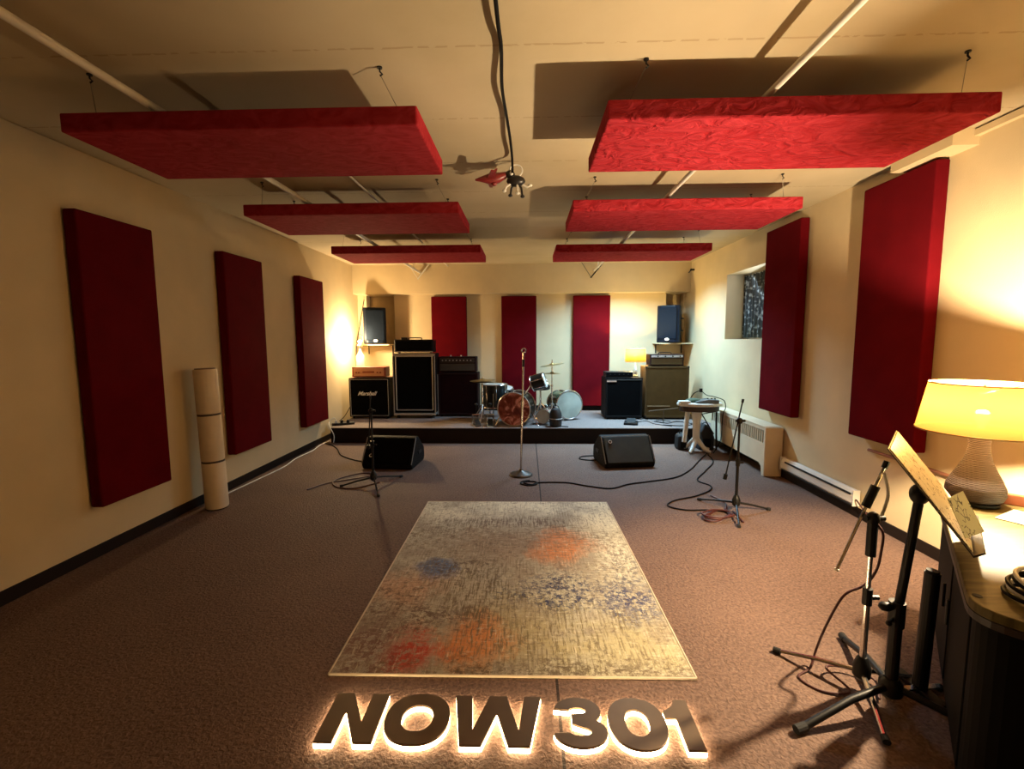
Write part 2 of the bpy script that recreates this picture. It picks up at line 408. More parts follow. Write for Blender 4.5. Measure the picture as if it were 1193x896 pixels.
# window in the right wall: reveal, frame, glass, and the patterned curtain
def make_curtain_mat():
    m = bpy.data.materials.new('grey_leaf_print_curtain'); m.use_nodes = True; N, L = nt(m); b = N['Principled BSDF']
    tc = N.new('ShaderNodeTexCoord')
    v = N.new('ShaderNodeTexVoronoi'); v.inputs['Scale'].default_value = 16; v.distance = 'MANHATTAN'
    n = N.new('ShaderNodeTexNoise'); n.inputs['Scale'].default_value = 7; n.inputs['Distortion'].default_value = 1.5
    L.new(tc.outputs['Object'], n.inputs['Vector']); L.new(tc.outputs['Object'], v.inputs['Vector'])
    a = N.new('ShaderNodeMath'); a.operation = 'MULTIPLY'; L.new(v.outputs['Distance'], a.inputs[0]); L.new(n.outputs[0], a.inputs[1])
    cr = N.new('ShaderNodeValToRGB'); e = cr.color_ramp.elements
    e[0].position = .15; e[0].color = (.50, .56, .58, 1); e[1].position = .34; e[1].color = (.06, .07, .075, 1)
    L.new(a.outputs[0], cr.inputs[0]); L.new(cr.outputs[0], b.inputs['Base Color'])
    tr = N.new('ShaderNodeBsdfTranslucent'); L.new(cr.outputs[0], tr.inputs[0])
    mx = N.new('ShaderNodeMixShader'); mx.inputs[0].default_value = .2
    L.new(b.outputs[0], mx.inputs[1]); L.new(tr.outputs[0], mx.inputs[2]); L.new(mx.outputs[0], N['Material Output'].inputs[0])
    b.inputs['Roughness'].default_value = .8
    return m
wf = MB()
for a in ((WY0, WY0+.05), (WY1-.05, WY1), ((WY0+WY1)/2-.02, (WY0+WY1)/2+.02)): wf.box(XR+.31, XR+.34, a[0], a[1], WZ0, WZ1)
for a in ((WZ0, WZ0+.05), (WZ1-.05, WZ1)): wf.box(XR+.312, XR+.338, WY0+.05, WY1-.05, a[0], a[1])
win = struct('window_1', wf, white_m)
gl = bpy.data.materials.new('window_glass'); gl.use_nodes = True
gb = gl.node_tree.nodes['Principled BSDF']; gb.inputs['Transmission Weight'].default_value = 1; gb.inputs['Roughness'].default_value = .05
gb.inputs['IOR'].default_value = 1.1
MB().box(XR+.322, XR+.328, WY0+.05, WY1-.05, WZ0+.05, WZ1-.05).build('window_pane', gl, win)
cu = MB(); vs = []; n = 90
for i in range(n+1):
    y = WY0+.01+(WY1-WY0-.02)*i/n; x = XR+.25+.022*sin(i*.95)+.008*sin(i*2.3)
    vs += [(x, y, WZ0+.02), (x, y, WZ1-.02)]
cu.add(vs, [(2*i, 2*i+2, 2*i+3, 2*i+1) for i in range(n)])
o = cu.build('curtain', make_curtain_mat(), smooth=True); sm = o.modifiers.new('s', 'SOLIDIFY'); sm.thickness = .003
tag(o, 'dark and pale leaf-patterned curtain inside the small deep window of the right wall', 'curtain')
o = MB().cyl((XR+.25, WY0, WZ1-.02), (XR+.25, WY1, WZ1-.02), .008).build('curtain_rod', white_m, None)
o.parent = bpy.data.objects['curtain']

# ------------------------------------------------------------------ acoustic panels on the walls
def wall_panel(side, y0, y1, z0, z1, label):
    x0, x1 = (XL+.012, XL+.10) if side < 0 else (XR-.10, XR-.012)
    cx = XL if side < 0 else XR
    t = thing('acoustic_wall_panel', label, 'acoustic panel', (cx, y0, z0), 0, 'red wall panels')
    MB().box(x0-cx, x1-cx, 0, y1-y0, 0, z1-z0).build('fabric_cover', red_m, t, bevel=.012, seg=3)
    bx = sorted((0, (x0 if side < 0 else x1)-cx))
    MB().box(bx[0], bx[1], .05, y1-y0-.05, .05, z1-z0-.05).build('mounting_frame', base_m, t)
wall_panel(-1, 2.945, 3.56, .365, 2.35, 'tall dark red panel on the left wall nearest the front, left of the paper tube')
wall_panel(-1, 4.39, 5.04, .36, 2.35, 'tall dark red panel on the left wall just right of the paper tube')
wall_panel(-1, 5.87, 6.54, .348, 2.32, 'farthest tall dark red panel on the left wall, closest to the stage')
wall_panel(1, 3.19, 3.84, .70, 2.65, 'tall red panel on the right wall nearest the table lamp with bright side edge')
wall_panel(1, 4.67, 5.32, .69, 2.66, 'tall red panel on the right wall beside the window, above the radiator')
def back_panel(x0, x1, label):
    t = thing('acoustic_wall_panel', label, 'acoustic panel', ((x0+x1)/2, YB, .315), 0, 'red panels on the back wall')
    h = (x1-x0)/2
    MB().box(-h, h, -.09, -.013, 0, 1.925).build('fabric_cover', red_m, t, bevel=.012, seg=3)
    MB().box(-h+.04, h-.04, -.013, 0, .04, 1.88).build('mounting_frame', base_m, t)
back_panel(-1.668, -1.05, 'red panel on the back wall behind the tall black speaker cabinet and brown amplifier')
back_panel(-.44, .17, 'red panel on the back wall behind the drum kit and chrome microphone stand')
back_panel(.81, 1.445, 'bright red panel on the back wall left of the small stage lamp')

# ------------------------------------------------------------------ suspended ceiling panels
ZT, ZBt = 2.595, 2.505
k_ = (ZBt-1.5)/(2.57-1.5)
def cloud(x0, x1, y0, y1, label, hooks):
    x0, x1, y0, y1 = (a*k_*1.012 for a in (x0, x1, y0, y1))
    if x0 > x1: x0, x1 = x1, x0
    cx, cy = (x0+x1)/2, (y0+y1)/2; a, b_ = (x1-x0)/2, (y1-y0)/2
    t = thing('suspended_acoustic_panel', label, 'ceiling panel', (cx, cy, ZBt), 0, 'red panels hung from the ceiling')
    MB().box(-a, a, -b_, b_, 0, ZT-ZBt).build('fabric_cover', cloud_m if cx > 0 else smooth_cloud_m, t, bevel=.008, seg=2)
    for sx in (-1, 1):
        for sy in (-1, 1):
            px, py = sx*(a-.10), sy*(b_-.10); hx, hy = px-sx*.07, py-.10
            wr = MB().cyl((px, py, ZT-ZBt), (hx, hy, H-ZBt-.03), .0018, 6).build('hanging_wire', wire_m, t)
            hk = MB().tube([(hx, hy, H-ZBt), (hx, hy, H-ZBt-.02), (hx+.012, hy, H-ZBt-.032), (hx, hy, H-ZBt-.04)], .004, 8)
            hk.cyl((hx, hy, H-ZBt-.006), (hx, hy, H-ZBt), .012, 12)
            hk.build('ceiling_hook', black_m, t)
cloud(.396, 2.248, 2.36, 3.075, 'large bright red ceiling panel nearest the front on the right', 0)
cloud(-.541, -2.369, 2.375, 3.075, 'large dark ceiling panel nearest the front on the left', 0)
cloud(.388, 2.273, 3.97, 4.715, 'red ceiling panel in the middle row on the right', 0)
cloud(-.571, -2.42, 3.97, 4.72, 'dark red ceiling panel in the middle row on the left', 0)
cloud(.363, 2.26, 5.79, 6.53, 'red ceiling panel in the farthest row on the right, before the stage', 0)
cloud(-.563, -2.42, 5.74, 6.49, 'dark red ceiling panel in the farthest row on the left, before the stage', 0)

# ceiling conduits
def conduit(x, z, r, y0, y1, label, m=conduit_m, wob=0):
    o = MB().tube([(x+wob*sin(i), y0+(y1-y0)*i/12, z) for i in range(13)], r, 14)
    t = thing('ceiling_conduit', label, 'pipe', (0, 0, 0)); o.build('pipe', m, t, smooth=True)
    y = 4.9
    while y < y1:
        MB().box(x-.006, x+.006, y-.01, y+.01, z, H).torus((x, y, z), r+.003, .003, 14, 6, Matrix.Rotation(pi/2, 3, 'X')).build('pipe_hanger', conduit_m, t)
        y += 2.6
conduit(-1.82, 2.635, .019, YF, 7.93, 'white pipe under the ceiling running front to back on the left')
conduit(1.14, 2.64, .017, YF, 7.93, 'white pipe under the ceiling running front to back on the right')
conduit(-1.34, 2.735, .009, 3.3, 7.93, 'thin pipe along the ceiling above the left ceiling panels')
def vhook(x, label, m1, m2):
    t = thing('ceiling_bracket', label, 'bracket', (x, 7.86, 2.52))
    MB().cyl((0, 0, 0), (-.16, 0, H-2.52), .006, 8).build('rod', m1, t); MB().cyl((0, 0, 0), (.2, -.02, H-2.52), .011, 8).build('strut', m2, t)
    MB().ball((0, 0, 0), .014).build('joint', m2, t)
vhook(1.08, 'V-shaped dark bracket hanging before the blue-lit beam, right side', wire_m, black_m)
vhook(-1.84, 'V-shaped pale bracket hanging before the beam on the left', conduit_m, conduit_m)
for x, y, z, l in ((2.70, 7.80, 2.62, 'small black hook at the top corner of the back right wall'),):
    o = MB().cyl((XR, y, z), (XR-.05, y, z), .016, 10).cyl((XR-.05, y, z), (XR-.09, y, z-.05), .01, 8).ball((XR-.05, y, z), .02)
    tag(o.build('wall_hook', black_m), l, 'hook')

# black cord along the ceiling and the toys at its end
cp = spline([(-.112, YF, 2.752), (-.11, .3, 2.75), (-.112, 1.76, 2.735), (-.108, 2.1, 2.75), (-.12, 2.4, 2.738), (-.112, 2.7, 2.748), (-.10, 3.0, 2.735), (-.098, 3.28, 2.74), (-.097, 3.33, 2.69), (-.097, 3.34, 2.655)], 6)
tag(MB().tube(cp, .0085, 8).build('hanging_cord', cable_m, smooth=True), 'black cord running along the middle of the ceiling to the hanging toys', 'cord')
tp = t = thing('toy_plane', 'small dark red toy plane hanging from the black ceiling cord', 'toy', (-.20, 3.38, 2.628), radians(8))
redtoy = mat('dark_red_toy_plastic', (.20, .02, .02), .35)
MB().tube([(-.165, 0, -.008), (-.13, 0, -.004), (-.07, 0, 0), (0, 0, .006), (.05, 0, .022), (.09, 0, .035)], [.004, .012, .026, .028, .018, .006], 12).build('body', redtoy, t, smooth=True)
MB().prism([(-.08, .02), (-.02, .02), (-.03, .13), (-.05, .13)], -.004, .004).prism([(-.08, -.02), (-.06, -.13), (-.03, -.12), (-.02, -.02)], -.004, .004).build('wing', redtoy, t)
MB().prism([(-.06, .01), (-.02, .055), (-.005, .055), (-.02, .01)], -.004, .004, Matrix.Rotation(pi/2, 3, 'X')).build('tail_fin', redtoy, t)
MB().ball((-.03, 0, -.025), .02, .014, .012).build('pod', redtoy, t, smooth=True)
MB().tube([(.09, 0, .035), (.10, -.02, .04), (.103, -.038, .05)], .003, 6).build('string', cable_m, t)
t = thing('toy_figure', 'small black and white toy with little legs hanging from the ceiling cord', 'toy', (-.075, 3.385, 2.56))
blk = mat('black_toy_plastic', (.015, .012, .012), .4)
MB().ball((0, 0, .045), .05, .035, .032).build('body', blk, t, smooth=True)
MB().ball((-.03, -.005, .082), .026, .022, .024).build('head', blk, t, smooth=True)
MB().ball((-.022, -.024, .084), .010, .008, .014).build('face', white_m, t, smooth=True)
for i, (a, b_, c) in enumerate(((-.06, -.02, -.015), (-.03, .02, -.03), (.01, -.02, -.03), (.035, .01, -.04), (.075, 0, .02))):
    MB().tube([(a*.4, b_*.4, .03), (a*.8, b_, .01), (a, b_, c)], [.007, .006, .005], 8).ball((a, b_, c), .012, .014, .009).build('limb', blk if i % 2 else white_m, t, smooth=True)
MB().torus((.0, 0, .105), .034, .004, 20, 6, Matrix.Rotation(pi/2, 3, 'X')).build('loop', white_m, t)
t.scale = (1.35, 1.2, 1.2); tp.scale = (1.0, 1.3, 1.3)

# ------------------------------------------------------------------ right wall: radiator cover, heater, pipe
t = thing('radiator_cover', 'cream metal radiator cover with slotted grille standing at the right wall under the window', 'radiator', (XR-.012, 4.93, 0))
d = -.19
cover_m = mat('cream_radiator_enamel', (.72, .60, .42), .45, var=.04)
MB().box(d, 0, 0, .03, .0, .54).build('end_panel', cover_m, t, bevel=.008)
MB().box(d, 0, 1.44, 1.47, .0, .54).build('end_panel', cover_m, t, bevel=.008)
MB().box(d, 0, .03, 1.44, .53, .545).build('top_panel', cover_m, t, bevel=.004)
MB().box(d+.004, d+.02, .03, 1.44, .13, .36).box(d+.004, d+.02, .03, 1.44, .50, .53).prism([(0, .13), (.10, .13), (.05, .10), (.03, .0), (0, 0)], 0, .016, Matrix(((0, 0, 1), (1, 0, 0), (0, 1, 0))), (d+.004, .03, 0)).build('front_panel', cover_m, t)
g = MB()
y = .03
while y < 1.42:
    g.box(d+.004, d+.018, y, y+.016, .36, .50); y += .048
g.build('grille_bars', cover_m, t)
MB().box(d+.022, d+.14, .05, 1.42, .12, .50).build('dark_slot_backing', rubber_m, t)  # black backing paints shade into the gaps between the bars
t = thing('baseboard_heater', 'long low white baseboard heater on the right wall nearer the camera than the radiator', 'heater', (XR-.012, 3.78, .105))
R = Matrix(((1, 0, 0), (0, 0, 1), (0, 1, 0)))
MB().prism([(0, 0), (-.035, 0), (-.05, .02), (-.05, .085), (-.028, .13), (0, .13)], 0, 1.08, R).build('casing', white_m, t, bevel=.003)
MB().cbox((-.0505, .52, .0935), (.008, .98, .016)).build('upper_slot', rubber_m, t)
MB().cbox((-.048, .54, .004), (.006, 1.06, .010)).build('lower_slot', rubber_m, t)
MB().box(-.056, 0, -.012, .0, -.002, .134).build('end_cap', white_m, t, bevel=.003)
MB().box(-.056, 0, 1.08, 1.092, -.002, .134).build('end_cap', white_m, t, bevel=.003)
MB().tube(spline([(-.03, -.01, .05), (-.05, -.05, .06), (-.03, -.14, -.02), (-.02, -.25, -.08)], 6), .006, 8).build('power_cable', redcable_m, t, smooth=True)
o = MB().tube([(XR-.022, 3.7, .60), (XR-.022, 2.4, .60), (XR-.022, 1.2, .60)], .012, 10)
for y in (3.5, 2.6, 1.6): o.box(XR-.024, XR, y-.015, y+.015, .592, .608)
pt = tag(o.build('wall_pipe', mat('reddish_painted_pipe', (.30, .12, .06), .5)), 'thin reddish pipe running along the right wall behind the table lamp', 'pipe')

# ------------------------------------------------------------------ rug
t = thing('area_rug', 'distressed cream, orange and blue rug lying on the brown carpet', 'rug', ((RX0+RX1)/2, (RY0+RY1)/2, 0), radians(.5))
hx, hy = (RX1-RX0)/2, (RY1-RY0)/2
MB().box(-hx+.006, hx-.006, -hy+.006, hy-.006, 0, .010).build('rug_pile', rug_m, t)
p = [(-hx, -hy, .006), (hx, -hy, .006), (hx, hy, .006), (-hx, hy, .006)]
bind = mat('cream_rug_binding', (.62, .52, .38), .8)
bm_ = MB()
for i in range(4): bm_.cyl(p[i], p[(i+1) % 4], .006, 8)
bm_.build('bound_edge', bind, t)

# ------------------------------------------------------------------ glowing letters on the floor
def ell(cx, cy, rx, ry, n=44, p=2.25):
    out = []
    for i in range(n):
        a = 2*pi*i/n; c, s = cos(a), sin(a)
        out.append((cx+rx*abs(c)**(2/p)*(1 if c >= 0 else -1), cy+ry*abs(s)**(2/p)*(1 if s >= 0 else -1)))
    return out
def letter_mesh(outer, inner, z0, z1, grow=0.0):
    mb = MB()
    if inner is None:
        return mb.prism(outer, z0, z1)
    n = len(outer)
    vs = [(x, y, z) for z in (z0, z1) for ring in (outer, inner) for x, y in ring]
    fs = []
    for i in range(n):
        j = (i+1) % n
        fs += [(i, j, n+j, n+i), (2*n+i, 3*n+i, 3*n+j, 2*n+j), (i, 2*n+i, 2*n+j, j), (n+i, n+j, 3*n+j, 3*n+i)]
    return mb.add(vs, fs)
def stroke(path, w):
    L_, R_ = [], []; k = len(path)
    for i, p in enumerate(path):
        a = Vector(path[max(i-1, 0)]); b_ = Vector(path[min(i+1, k-1)]); d_ = (b_-a).normalized(); nn = Vector((-d_.y, d_.x))*w/2
        L_.append(tuple(Vector(p)+nn)); R_.append(tuple(Vector(p)-nn))
    return L_+R_[::-1]
def three(w, h, s):
    # outline of a heavy grotesque 3, drawn as one polygon: upper bowl, waist and lower bowl
    def arc(cx, cy, rx, ry, a0, a1, n=14): return [(cx+rx*cos(radians(a0+(a1-a0)*i/n)), cy+ry*sin(radians(a0+(a1-a0)*i/n))) for i in range(n+1)]
    r1, r2 = h*.285, h*.30; c1_, c2_ = h-r1, r2; cx = w/2
    o_ = arc(cx-.003, c1_, w*.455, r1, 172, -42)
    o_ += arc(cx, c2_, w*.5, r2, 38, -172)
    i_ = arc(cx, c2_, w*.5-s*1.02, r2-s*.86, -170, 52, 12)
    i_ += [(cx-.028, h*.445), (cx-.028, h*.445+s*.78)]
    i_ += arc(cx-.003, c1_, w*.455-s, r1-s*.84, -50, 170, 12)
    return o_+i_
LH = .233
GL = bpy.data.materials.new('glowing_acrylic_edge'); GL.use_nodes = True
gb = GL.node_tree.nodes['Principled BSDF']; gb.inputs['Emission Color'].default_value = (1, .70, .38, 1); gb.inputs['Emission Strength'].default_value = 14
gb.inputs['Base Color'].default_value = (.9, .8, .6, 1)
face_m = mat('brushed_bronze_letter_face', (.17, .12, .075), .42, .35, var=.08, vscale=12)
def nN(w, h):
    s = .070
    return [(0, 0), (s, 0), (s, h*.60), (w-s*1.02, 0), (w, 0), (w, h), (w-s, h), (w-s, h*.40), (s*1.02, h), (0, h)]
def nW(w, h):
    s = .069; q = w/4
    return [(q-s*.62, 0), (q+s*.55, 0), (w/2, h*.62), (3*q-s*.55, 0), (3*q+s*.62, 0), (w, h), (w-s, h), (3*q, h*.30), (w/2+s*.52, h), (w/2-s*.52, h), (q, h*.30), (s, h), (0, h)]
def n1(w, h):
    s = .066
    return [(w-s, 0), (w, 0), (w, h), (w-s*.72, h), (w-s*1.0, h*.86), (w-s*1.45, h*.77), (0, h*.745), (0, h*.60), (w-s, h*.60)]
LT = [('N', -.790, .218), ('O', -.555, .252), ('W', -.295, .350), ('3', .098, .205), ('0', .312, .222), ('1', .536, .108)]
for ch, x, wd in LT:
    inner = None
    if ch == 'N': outer = nN(wd, LH)
    elif ch == 'W': outer = nW(wd, LH)
    elif ch == '1': outer = n1(wd, LH)
    elif ch == '3': outer = three(wd, LH, .060)
    else:
        outer = ell(wd/2, LH/2, wd/2, LH/2+.004); inner = ell(wd/2, LH/2, wd/2-.066, LH/2-.055)
    nm = {'N': 'letter N, first of the glowing sign', 'O': 'letter O, round and second in the glowing sign', 'W': 'letter W, widest of the glowing sign',
          '3': 'digit 3, left of the glowing sign\'s number', '0': 'digit 0 between the digits 3 and 1', '1': 'digit 1, rightmost of the glowing sign'}[ch]
    t = thing('sign_letter', 'bronze backlit ' + nm + ' on the carpet', 'sign letter', (x, 1.525, 0), 0, 'glowing letters NOW 301 on the floor')
    letter_mesh(outer, inner, .020, .030).build('letter_face', face_m, t, bevel=.0015)
    # the light strip is the same outline pulled in a little
    c = Vector((wd/2, LH/2))
    letter_mesh(outer, inner, .002, .020).build('light_strip', GL, t)

# ------------------------------------------------------------------ stage: speaker cabinets and amplifiers
def cabinet(name, label, cat, x0, x1, y0, dep, z0, z1, body, cloth, trim=None, bord=.025, tb=.006, group=None, casters=False, z_sill=.03):
    w_ = x1-x0; h_ = z1-z0
    t = thing(name, label, cat, ((x0+x1)/2, y0, z0), 0, group)
    a = w_/2
    MB().box(-a, a, .012, dep, z_sill, h_).build('cabinet_shell', body, t, bevel=.012, seg=3)
    f = MB().box(-a, a, 0, .03, z_sill, z_sill+bord).box(-a, a, 0, .03, h_-bord, h_).box(-a, -a+bord, 0, .03, z_sill+bord, h_-bord).box(a-bord, a, 0, .03, z_sill+bord, h_-bord)
    f.build('front_rim', body, t, bevel=.004)
    MB().box(-a+bord, a-bord, .004, .03, z_sill+bord, h_-bord).build('grille_cloth', cloth, t)
    if trim:
        q = a-bord
        p_ = [(-q, .003, z_sill+bord), (q, .003, z_sill+bord), (q, .003, h_-bord), (-q, .003, h_-bord)]
        m_ = MB()
        for i in range(4): m_.cyl(p_[i], p_[(i+1) % 4], tb, 8)
        m_.build('piping', trim, t)
    for sx in (-1, 1):
        for sy in (.05, dep-.05):
            MB().cyl((sx*(a-.05), sy, 0), (sx*(a-.05), sy, z_sill+.002), .02, 12).build('rubber_foot', rubber_m, t)
    return t
def text_part(body, size, loc, m, parent, shear=0, rot_=(pi/2, 0, 0), name='logo', offset=0):
    cu_ = bpy.data.curves.new(name, 'FONT'); cu_.body = body; cu_.size = size; cu_.shear = shear; cu_.extrude = .002
    cu_.align_x = 'CENTER'; cu_.align_y = 'CENTER'; cu_.offset = offset; cu_.materials.append(m)
    tmp = bpy.data.objects.new(name, cu_); me = bpy.data.meshes.new_from_object(tmp); bpy.data.objects.remove(tmp)
    o_ = bpy.data.objects.new(name, me); COL.objects.link(o_); o_.location = loc; o_.rotation_euler = rot_; o_.parent = parent
    return o_
logo_m = mat('white_logo_plastic', (.85, .85, .85), .4, var=.02)
t = cabinet('speaker_cabinet', 'square black speaker cabinet with white script logo at the left end of the stage', 'speaker cabinet', -2.86, -2.205, 7.25, .36, ST, .885, tolex_m, grille_m, silver_m, .022, .004)
text_part('Marshall', .088, (-.04, -.002, .41), logo_m, t, .45, offset=.002)
MB().box(-.3, .3, .01, .35, .655, .662).build('top_cap', mat('dark_red_vinyl', (.10, .012, .012), .5), t)
# head on it: orange-brown wood with a pale control plate
t = thing('amplifier_head', 'small orange-brown amplifier head with pale front plate on the square black cabinet', 'amplifier', (-2.53, 7.26, .89))
wood_m = mat('reddish_wood_case', (.28, .06, .025), .45, var=.2, vscale=20)
MB().box(-.275, .275, 0, .22, .01, .175).build('case', wood_m, t, bevel=.01, seg=3)
MB().box(-.245, .245, -.006, .01, .03, .155).build('front_plate', mat('pale_orange_control_plate', (.62, .30, .16), .4, var=.1), t, bevel=.003)
MB().box(-.10, .09, -.009, -.004, .078, .105).build('name_plate', wood_m, t)
for x in (-.2, -.16, .14, .19): MB().cyl((x, -.018, .085), (x, -.006, .085), .013, 12).build('knob', wood_m, t)
for sx in (-.22, .22): MB().cyl((sx, .1, 0), (sx, .1, .012), .014, 10).build('foot', rubber_m, t)
# tall black cabinet with silver border, in a rolling frame
t = cabinet('speaker_cabinet', 'tall black speaker cabinet with silver piping, tallest on the stage', 'speaker cabinet', -2.15, -1.47, 7.3, .36, ST, 1.275, tolex_m, grille_m, silver_m, .045, .009, z_sill=.09)
MB().box(-.34, .34, -.004, .0, 1.005, 1.045).build('top_trim', silver_m, t)
MB().box(-.34, .34, -.03, .37, .055, .085).build('dolly', silver_m, t, bevel=.004)
for sx in (-1, 1): MB().box(sx*.335-.008, sx*.335+.008, -.012, .0, .09, 1.0).build('side_rail', silver_m, t)
t = thing('amplifier_head', 'wide black amplifier head on top of the tallest speaker cabinet', 'amplifier', (-1.81, 7.31, 1.277))
MB().box(-.31, .31, 0, .27, .014, .22).build('case', tolex_m, t, bevel=.014, seg=3)
MB().box(-.28, .28, -.004, .012, .04, .19).build('grille', grille_m, t)
MB().box(-.31, .31, -.006, .0, .018, .034).build('lower_trim', silver_m, t)
MB().tube(spline([(-.10, .13, .22), (-.09, .13, .245), (.09, .13, .245), (.10, .13, .22)], 5), .009, 8).build('carry_handle', black_m, t, smooth=True)
MB().box(-.22, -.12, .08, .18, .22, .255).build('pedal', black_m, t, bevel=.006)
for sx in (-.26, .26): MB().cyl((sx, .1, 0), (sx, .1, .016), .016, 10).build('foot', rubber_m, t)
# brown-red cabinet and head
t = cabinet('speaker_cabinet', 'dark oxblood speaker cabinet between the tallest cabinet and the drums', 'speaker cabinet', -1.46, -.80, 7.45, .34, ST, .95, oxblood_m, mat('dark_oxblood_grille', (.014, .003, .003), .9, spec=.05, var=.2, bump=.2, bscale=500), None, .03)
MB().box(-.335, -.325, -.004, .004, .04, .70).build('side_trim', silver_m, t)
t = thing('amplifier_head', 'dark brown amplifier head with pale knobs on the oxblood cabinet', 'amplifier', (-1.135, 7.46, .952))
MB().box(-.31, .31, 0, .25, .012, .262).build('case', oxblood_m, t, bevel=.01, seg=3)
MB().box(-.285, .285, -.004, .01, .035, .15).build('grille', mat('olive_brown_grille', (.045, .03, .015), .85, bump=.2, bscale=400), t)
MB().box(-.285, .285, -.004, .01, .165, .24).build('control_panel', mat('dark_control_panel', (.03, .02, .015), .35), t)
for i in range(9): MB().cyl((-.24+i*.058, -.02, .203), (-.24+i*.058, -.004, .203), .010, 10).build('knob', silver_m, t)
for x in (-.12, .05): MB().cyl((x, .1, .262), (x, .1, .285), .012, 10).build('valve_cap', silver_m, t)
# right amplifier stack
t = cabinet('bass_amplifier', 'low black combo amplifier with small label, left of the brown cabinet', 'amplifier', 1.235, 1.81, 7.19, .42, ST, .885, tolex_m, grille_m, None, .03)
MB().box(-.27, -.12, -.003, .004, .595, .618).build('label_plate', silver_m, t)
MB().box(-.27, .27, .0, .01, .625, .655).build('control_strip', mat('grey_control_strip', (.10, .10, .10), .4), t)
t = thing('amplifier_head', 'flat black amplifier unit on the low black combo amplifier', 'amplifier', (1.452, 7.22, .887))
MB().box(-.212, .212, 0, .26, .008, .088).build('case', black_m, t, bevel=.005)
MB().box(-.20, .20, -.004, .0, .018, .08).build('front_panel', grille_m, t)
for i in range(5): MB().cyl((-.14+i*.07, -.014, .05), (-.14+i*.07, -.004, .05), .009, 10).build('knob', black_m, t)
for sx in (-.18, .18): MB().cyl((sx, .1, 0), (sx, .1, .01), .012, 10).build('foot', rubber_m, t)
t = cabinet('speaker_cabinet', 'tall brown speaker cabinet at the right end of the stage', 'speaker cabinet', 1.855, 2.525, 7.19, .36, ST, 1.06, brown_m, mat('olive_brown_cloth', (.078, .042, .014), .9, spec=.05, var=.12, bump=.2, bscale=400), None, .028)
for sx in (-1, 1):
    for z in (.045, .82): MB().box(sx*.335-.02*(sx > 0), sx*.335+.02*(sx < 0), -.006, .03, z-.012, z+.02).build('corner_guard', black_m, t, bevel=.003)
MB().box(-.30, .05, -.002, .004, .205, .222).build('lower_seam', mat('light_brown_tape', (.24, .15, .07), .7), t)
t = thing('amplifier_head', 'dark brown amplifier head with row of pale knobs on the tall brown cabinet', 'amplifier', (2.18, 7.21, 1.062))
MB().box(-.262, .262, 0, .24, .01, .185).build('case', oxblood_m, t, bevel=.008)
MB().box(-.24, .24, -.004, .006, .03, .125).build('grille', brown_m, t)
MB().box(-.24, .24, -.008, .006, .14, .172).build('control_panel', silver_m, t)
for i in range(8): MB().cyl((-.2+i*.057, -.024, .156), (-.2+i*.057, -.006, .156), .011, 10).build('knob', black_m if i % 2 else silver_m, t)
MB().tube(spline([(-.10, .12, .185), (-.08, .12, .21), (.08, .12, .21), (.10, .12, .185)], 5), .007, 8).build('carry_handle', black_m, t, smooth=True)
for sx in (-.22, .22): MB().cyl((sx, .1, 0), (sx, .1, .012), .014, 10).build('foot', rubber_m, t)
o = thing('foot_pedal', 'black foot pedal lying on the stage before the low black amplifier', 'pedal', (1.56, 6.83, ST), radians(-15))
MB().prism([(-.1, -.13), (.1, -.13), (.1, .1), (-.1, .1)], 0, .035).build('pedal_body', black_m, o, bevel=.008)
MB().cbox((0, -.01, .05), (.13, .2, .014), rx=radians(10)).build('treadle', rubber_m, o, bevel=.003)

# wall speakers on brackets in front of the recesses
def pa(label, x, y, rz):
    t = thing('wall_speaker', label, 'loudspeaker', (x, y, 1.425), rz, 'wall mounted loudspeakers')
    poly = [(-.19, -.17), (-.12, -.205), (.12, -.205), (.19, -.17), (.13, .15), (-.13, .15)]
    MB().prism(poly, 0, .615).build('housing', mat('blue_black_speaker_plastic', (.005, .009, .018), .45, var=.1, spec=.2), t, bevel=.018, seg=3)
    MB().box(-.15, .15, -.218, -.2, .06, .575).build('grille', mat('perforated_speaker_grille', (.004, .008, .016), .7, spec=.12, var=.3, vscale=150, bump=.3, bscale=300), t, bevel=.012)
    MB().lathe([(.026, 0), (.026, .006), (.018, .009)], (0, -.217, .055), 20, Matrix.Rotation(pi/2, 3, 'X') @ Matrix.Diagonal((1.3, .8, 1))).build('oval_badge', mat('glowing_speaker_badge', (.9, .88, .8), .3, emit=(1, .9, .6), estr=1.2), t)
    MB().box(-.03, .03, .14, .26, .28, .34).build('wall_bracket', black_m, t)
    for z in (.2, .4): MB().cbox((.165, -.01, z), (.012, .18, .02), rz=radians(-10)).build('handle_rib', black_m, t)
    return t
pa('dark loudspeaker on the left side of the back wall above the script-logo cabinet', -2.64, 7.93, radians(22))
pa('blue-black loudspeaker on the right side of the back wall above the brown cabinet', 2.44, 7.90, radians(-33))
for x0, x1, l in ((-2.88, -2.33, 'thin wooden ledge under the left wall loudspeaker'), (2.20, XR, 'thin wooden ledge under the right wall loudspeaker')):
    t = thing('wall_shelf', l, 'shelf', ((x0+x1)/2, YB, 1.40)); a = (x1-x0)/2
    MB().box(-a, a, -.42, 0, 0, .018).build('shelf_board', wall_m, t, bevel=.003)
    for sx in (-a+.06, a-.06):
        MB().box(sx-.008, sx+.008, -.30, 0, -.012, 0).box(sx-.008, sx+.008, -.012, 0, -.16, -.01).build('shelf_bracket', black_m, t)
# lead hanging from the left speaker
tag(MB().tube(spline([(-2.86, 8.10, 2.2), (-2.87, 7.9, 1.8), (-2.90, 7.75, 1.35), (-2.86, 7.72, 1.1), (-2.92, 7.7, .6), (-2.94, 7.3, .3), (-2.93, 7.0, ST+.01)], 8), .006, 8).build('speaker_cable', cable_m, smooth=True), 'black cable hanging down beside the left wall loudspeaker', 'cable')

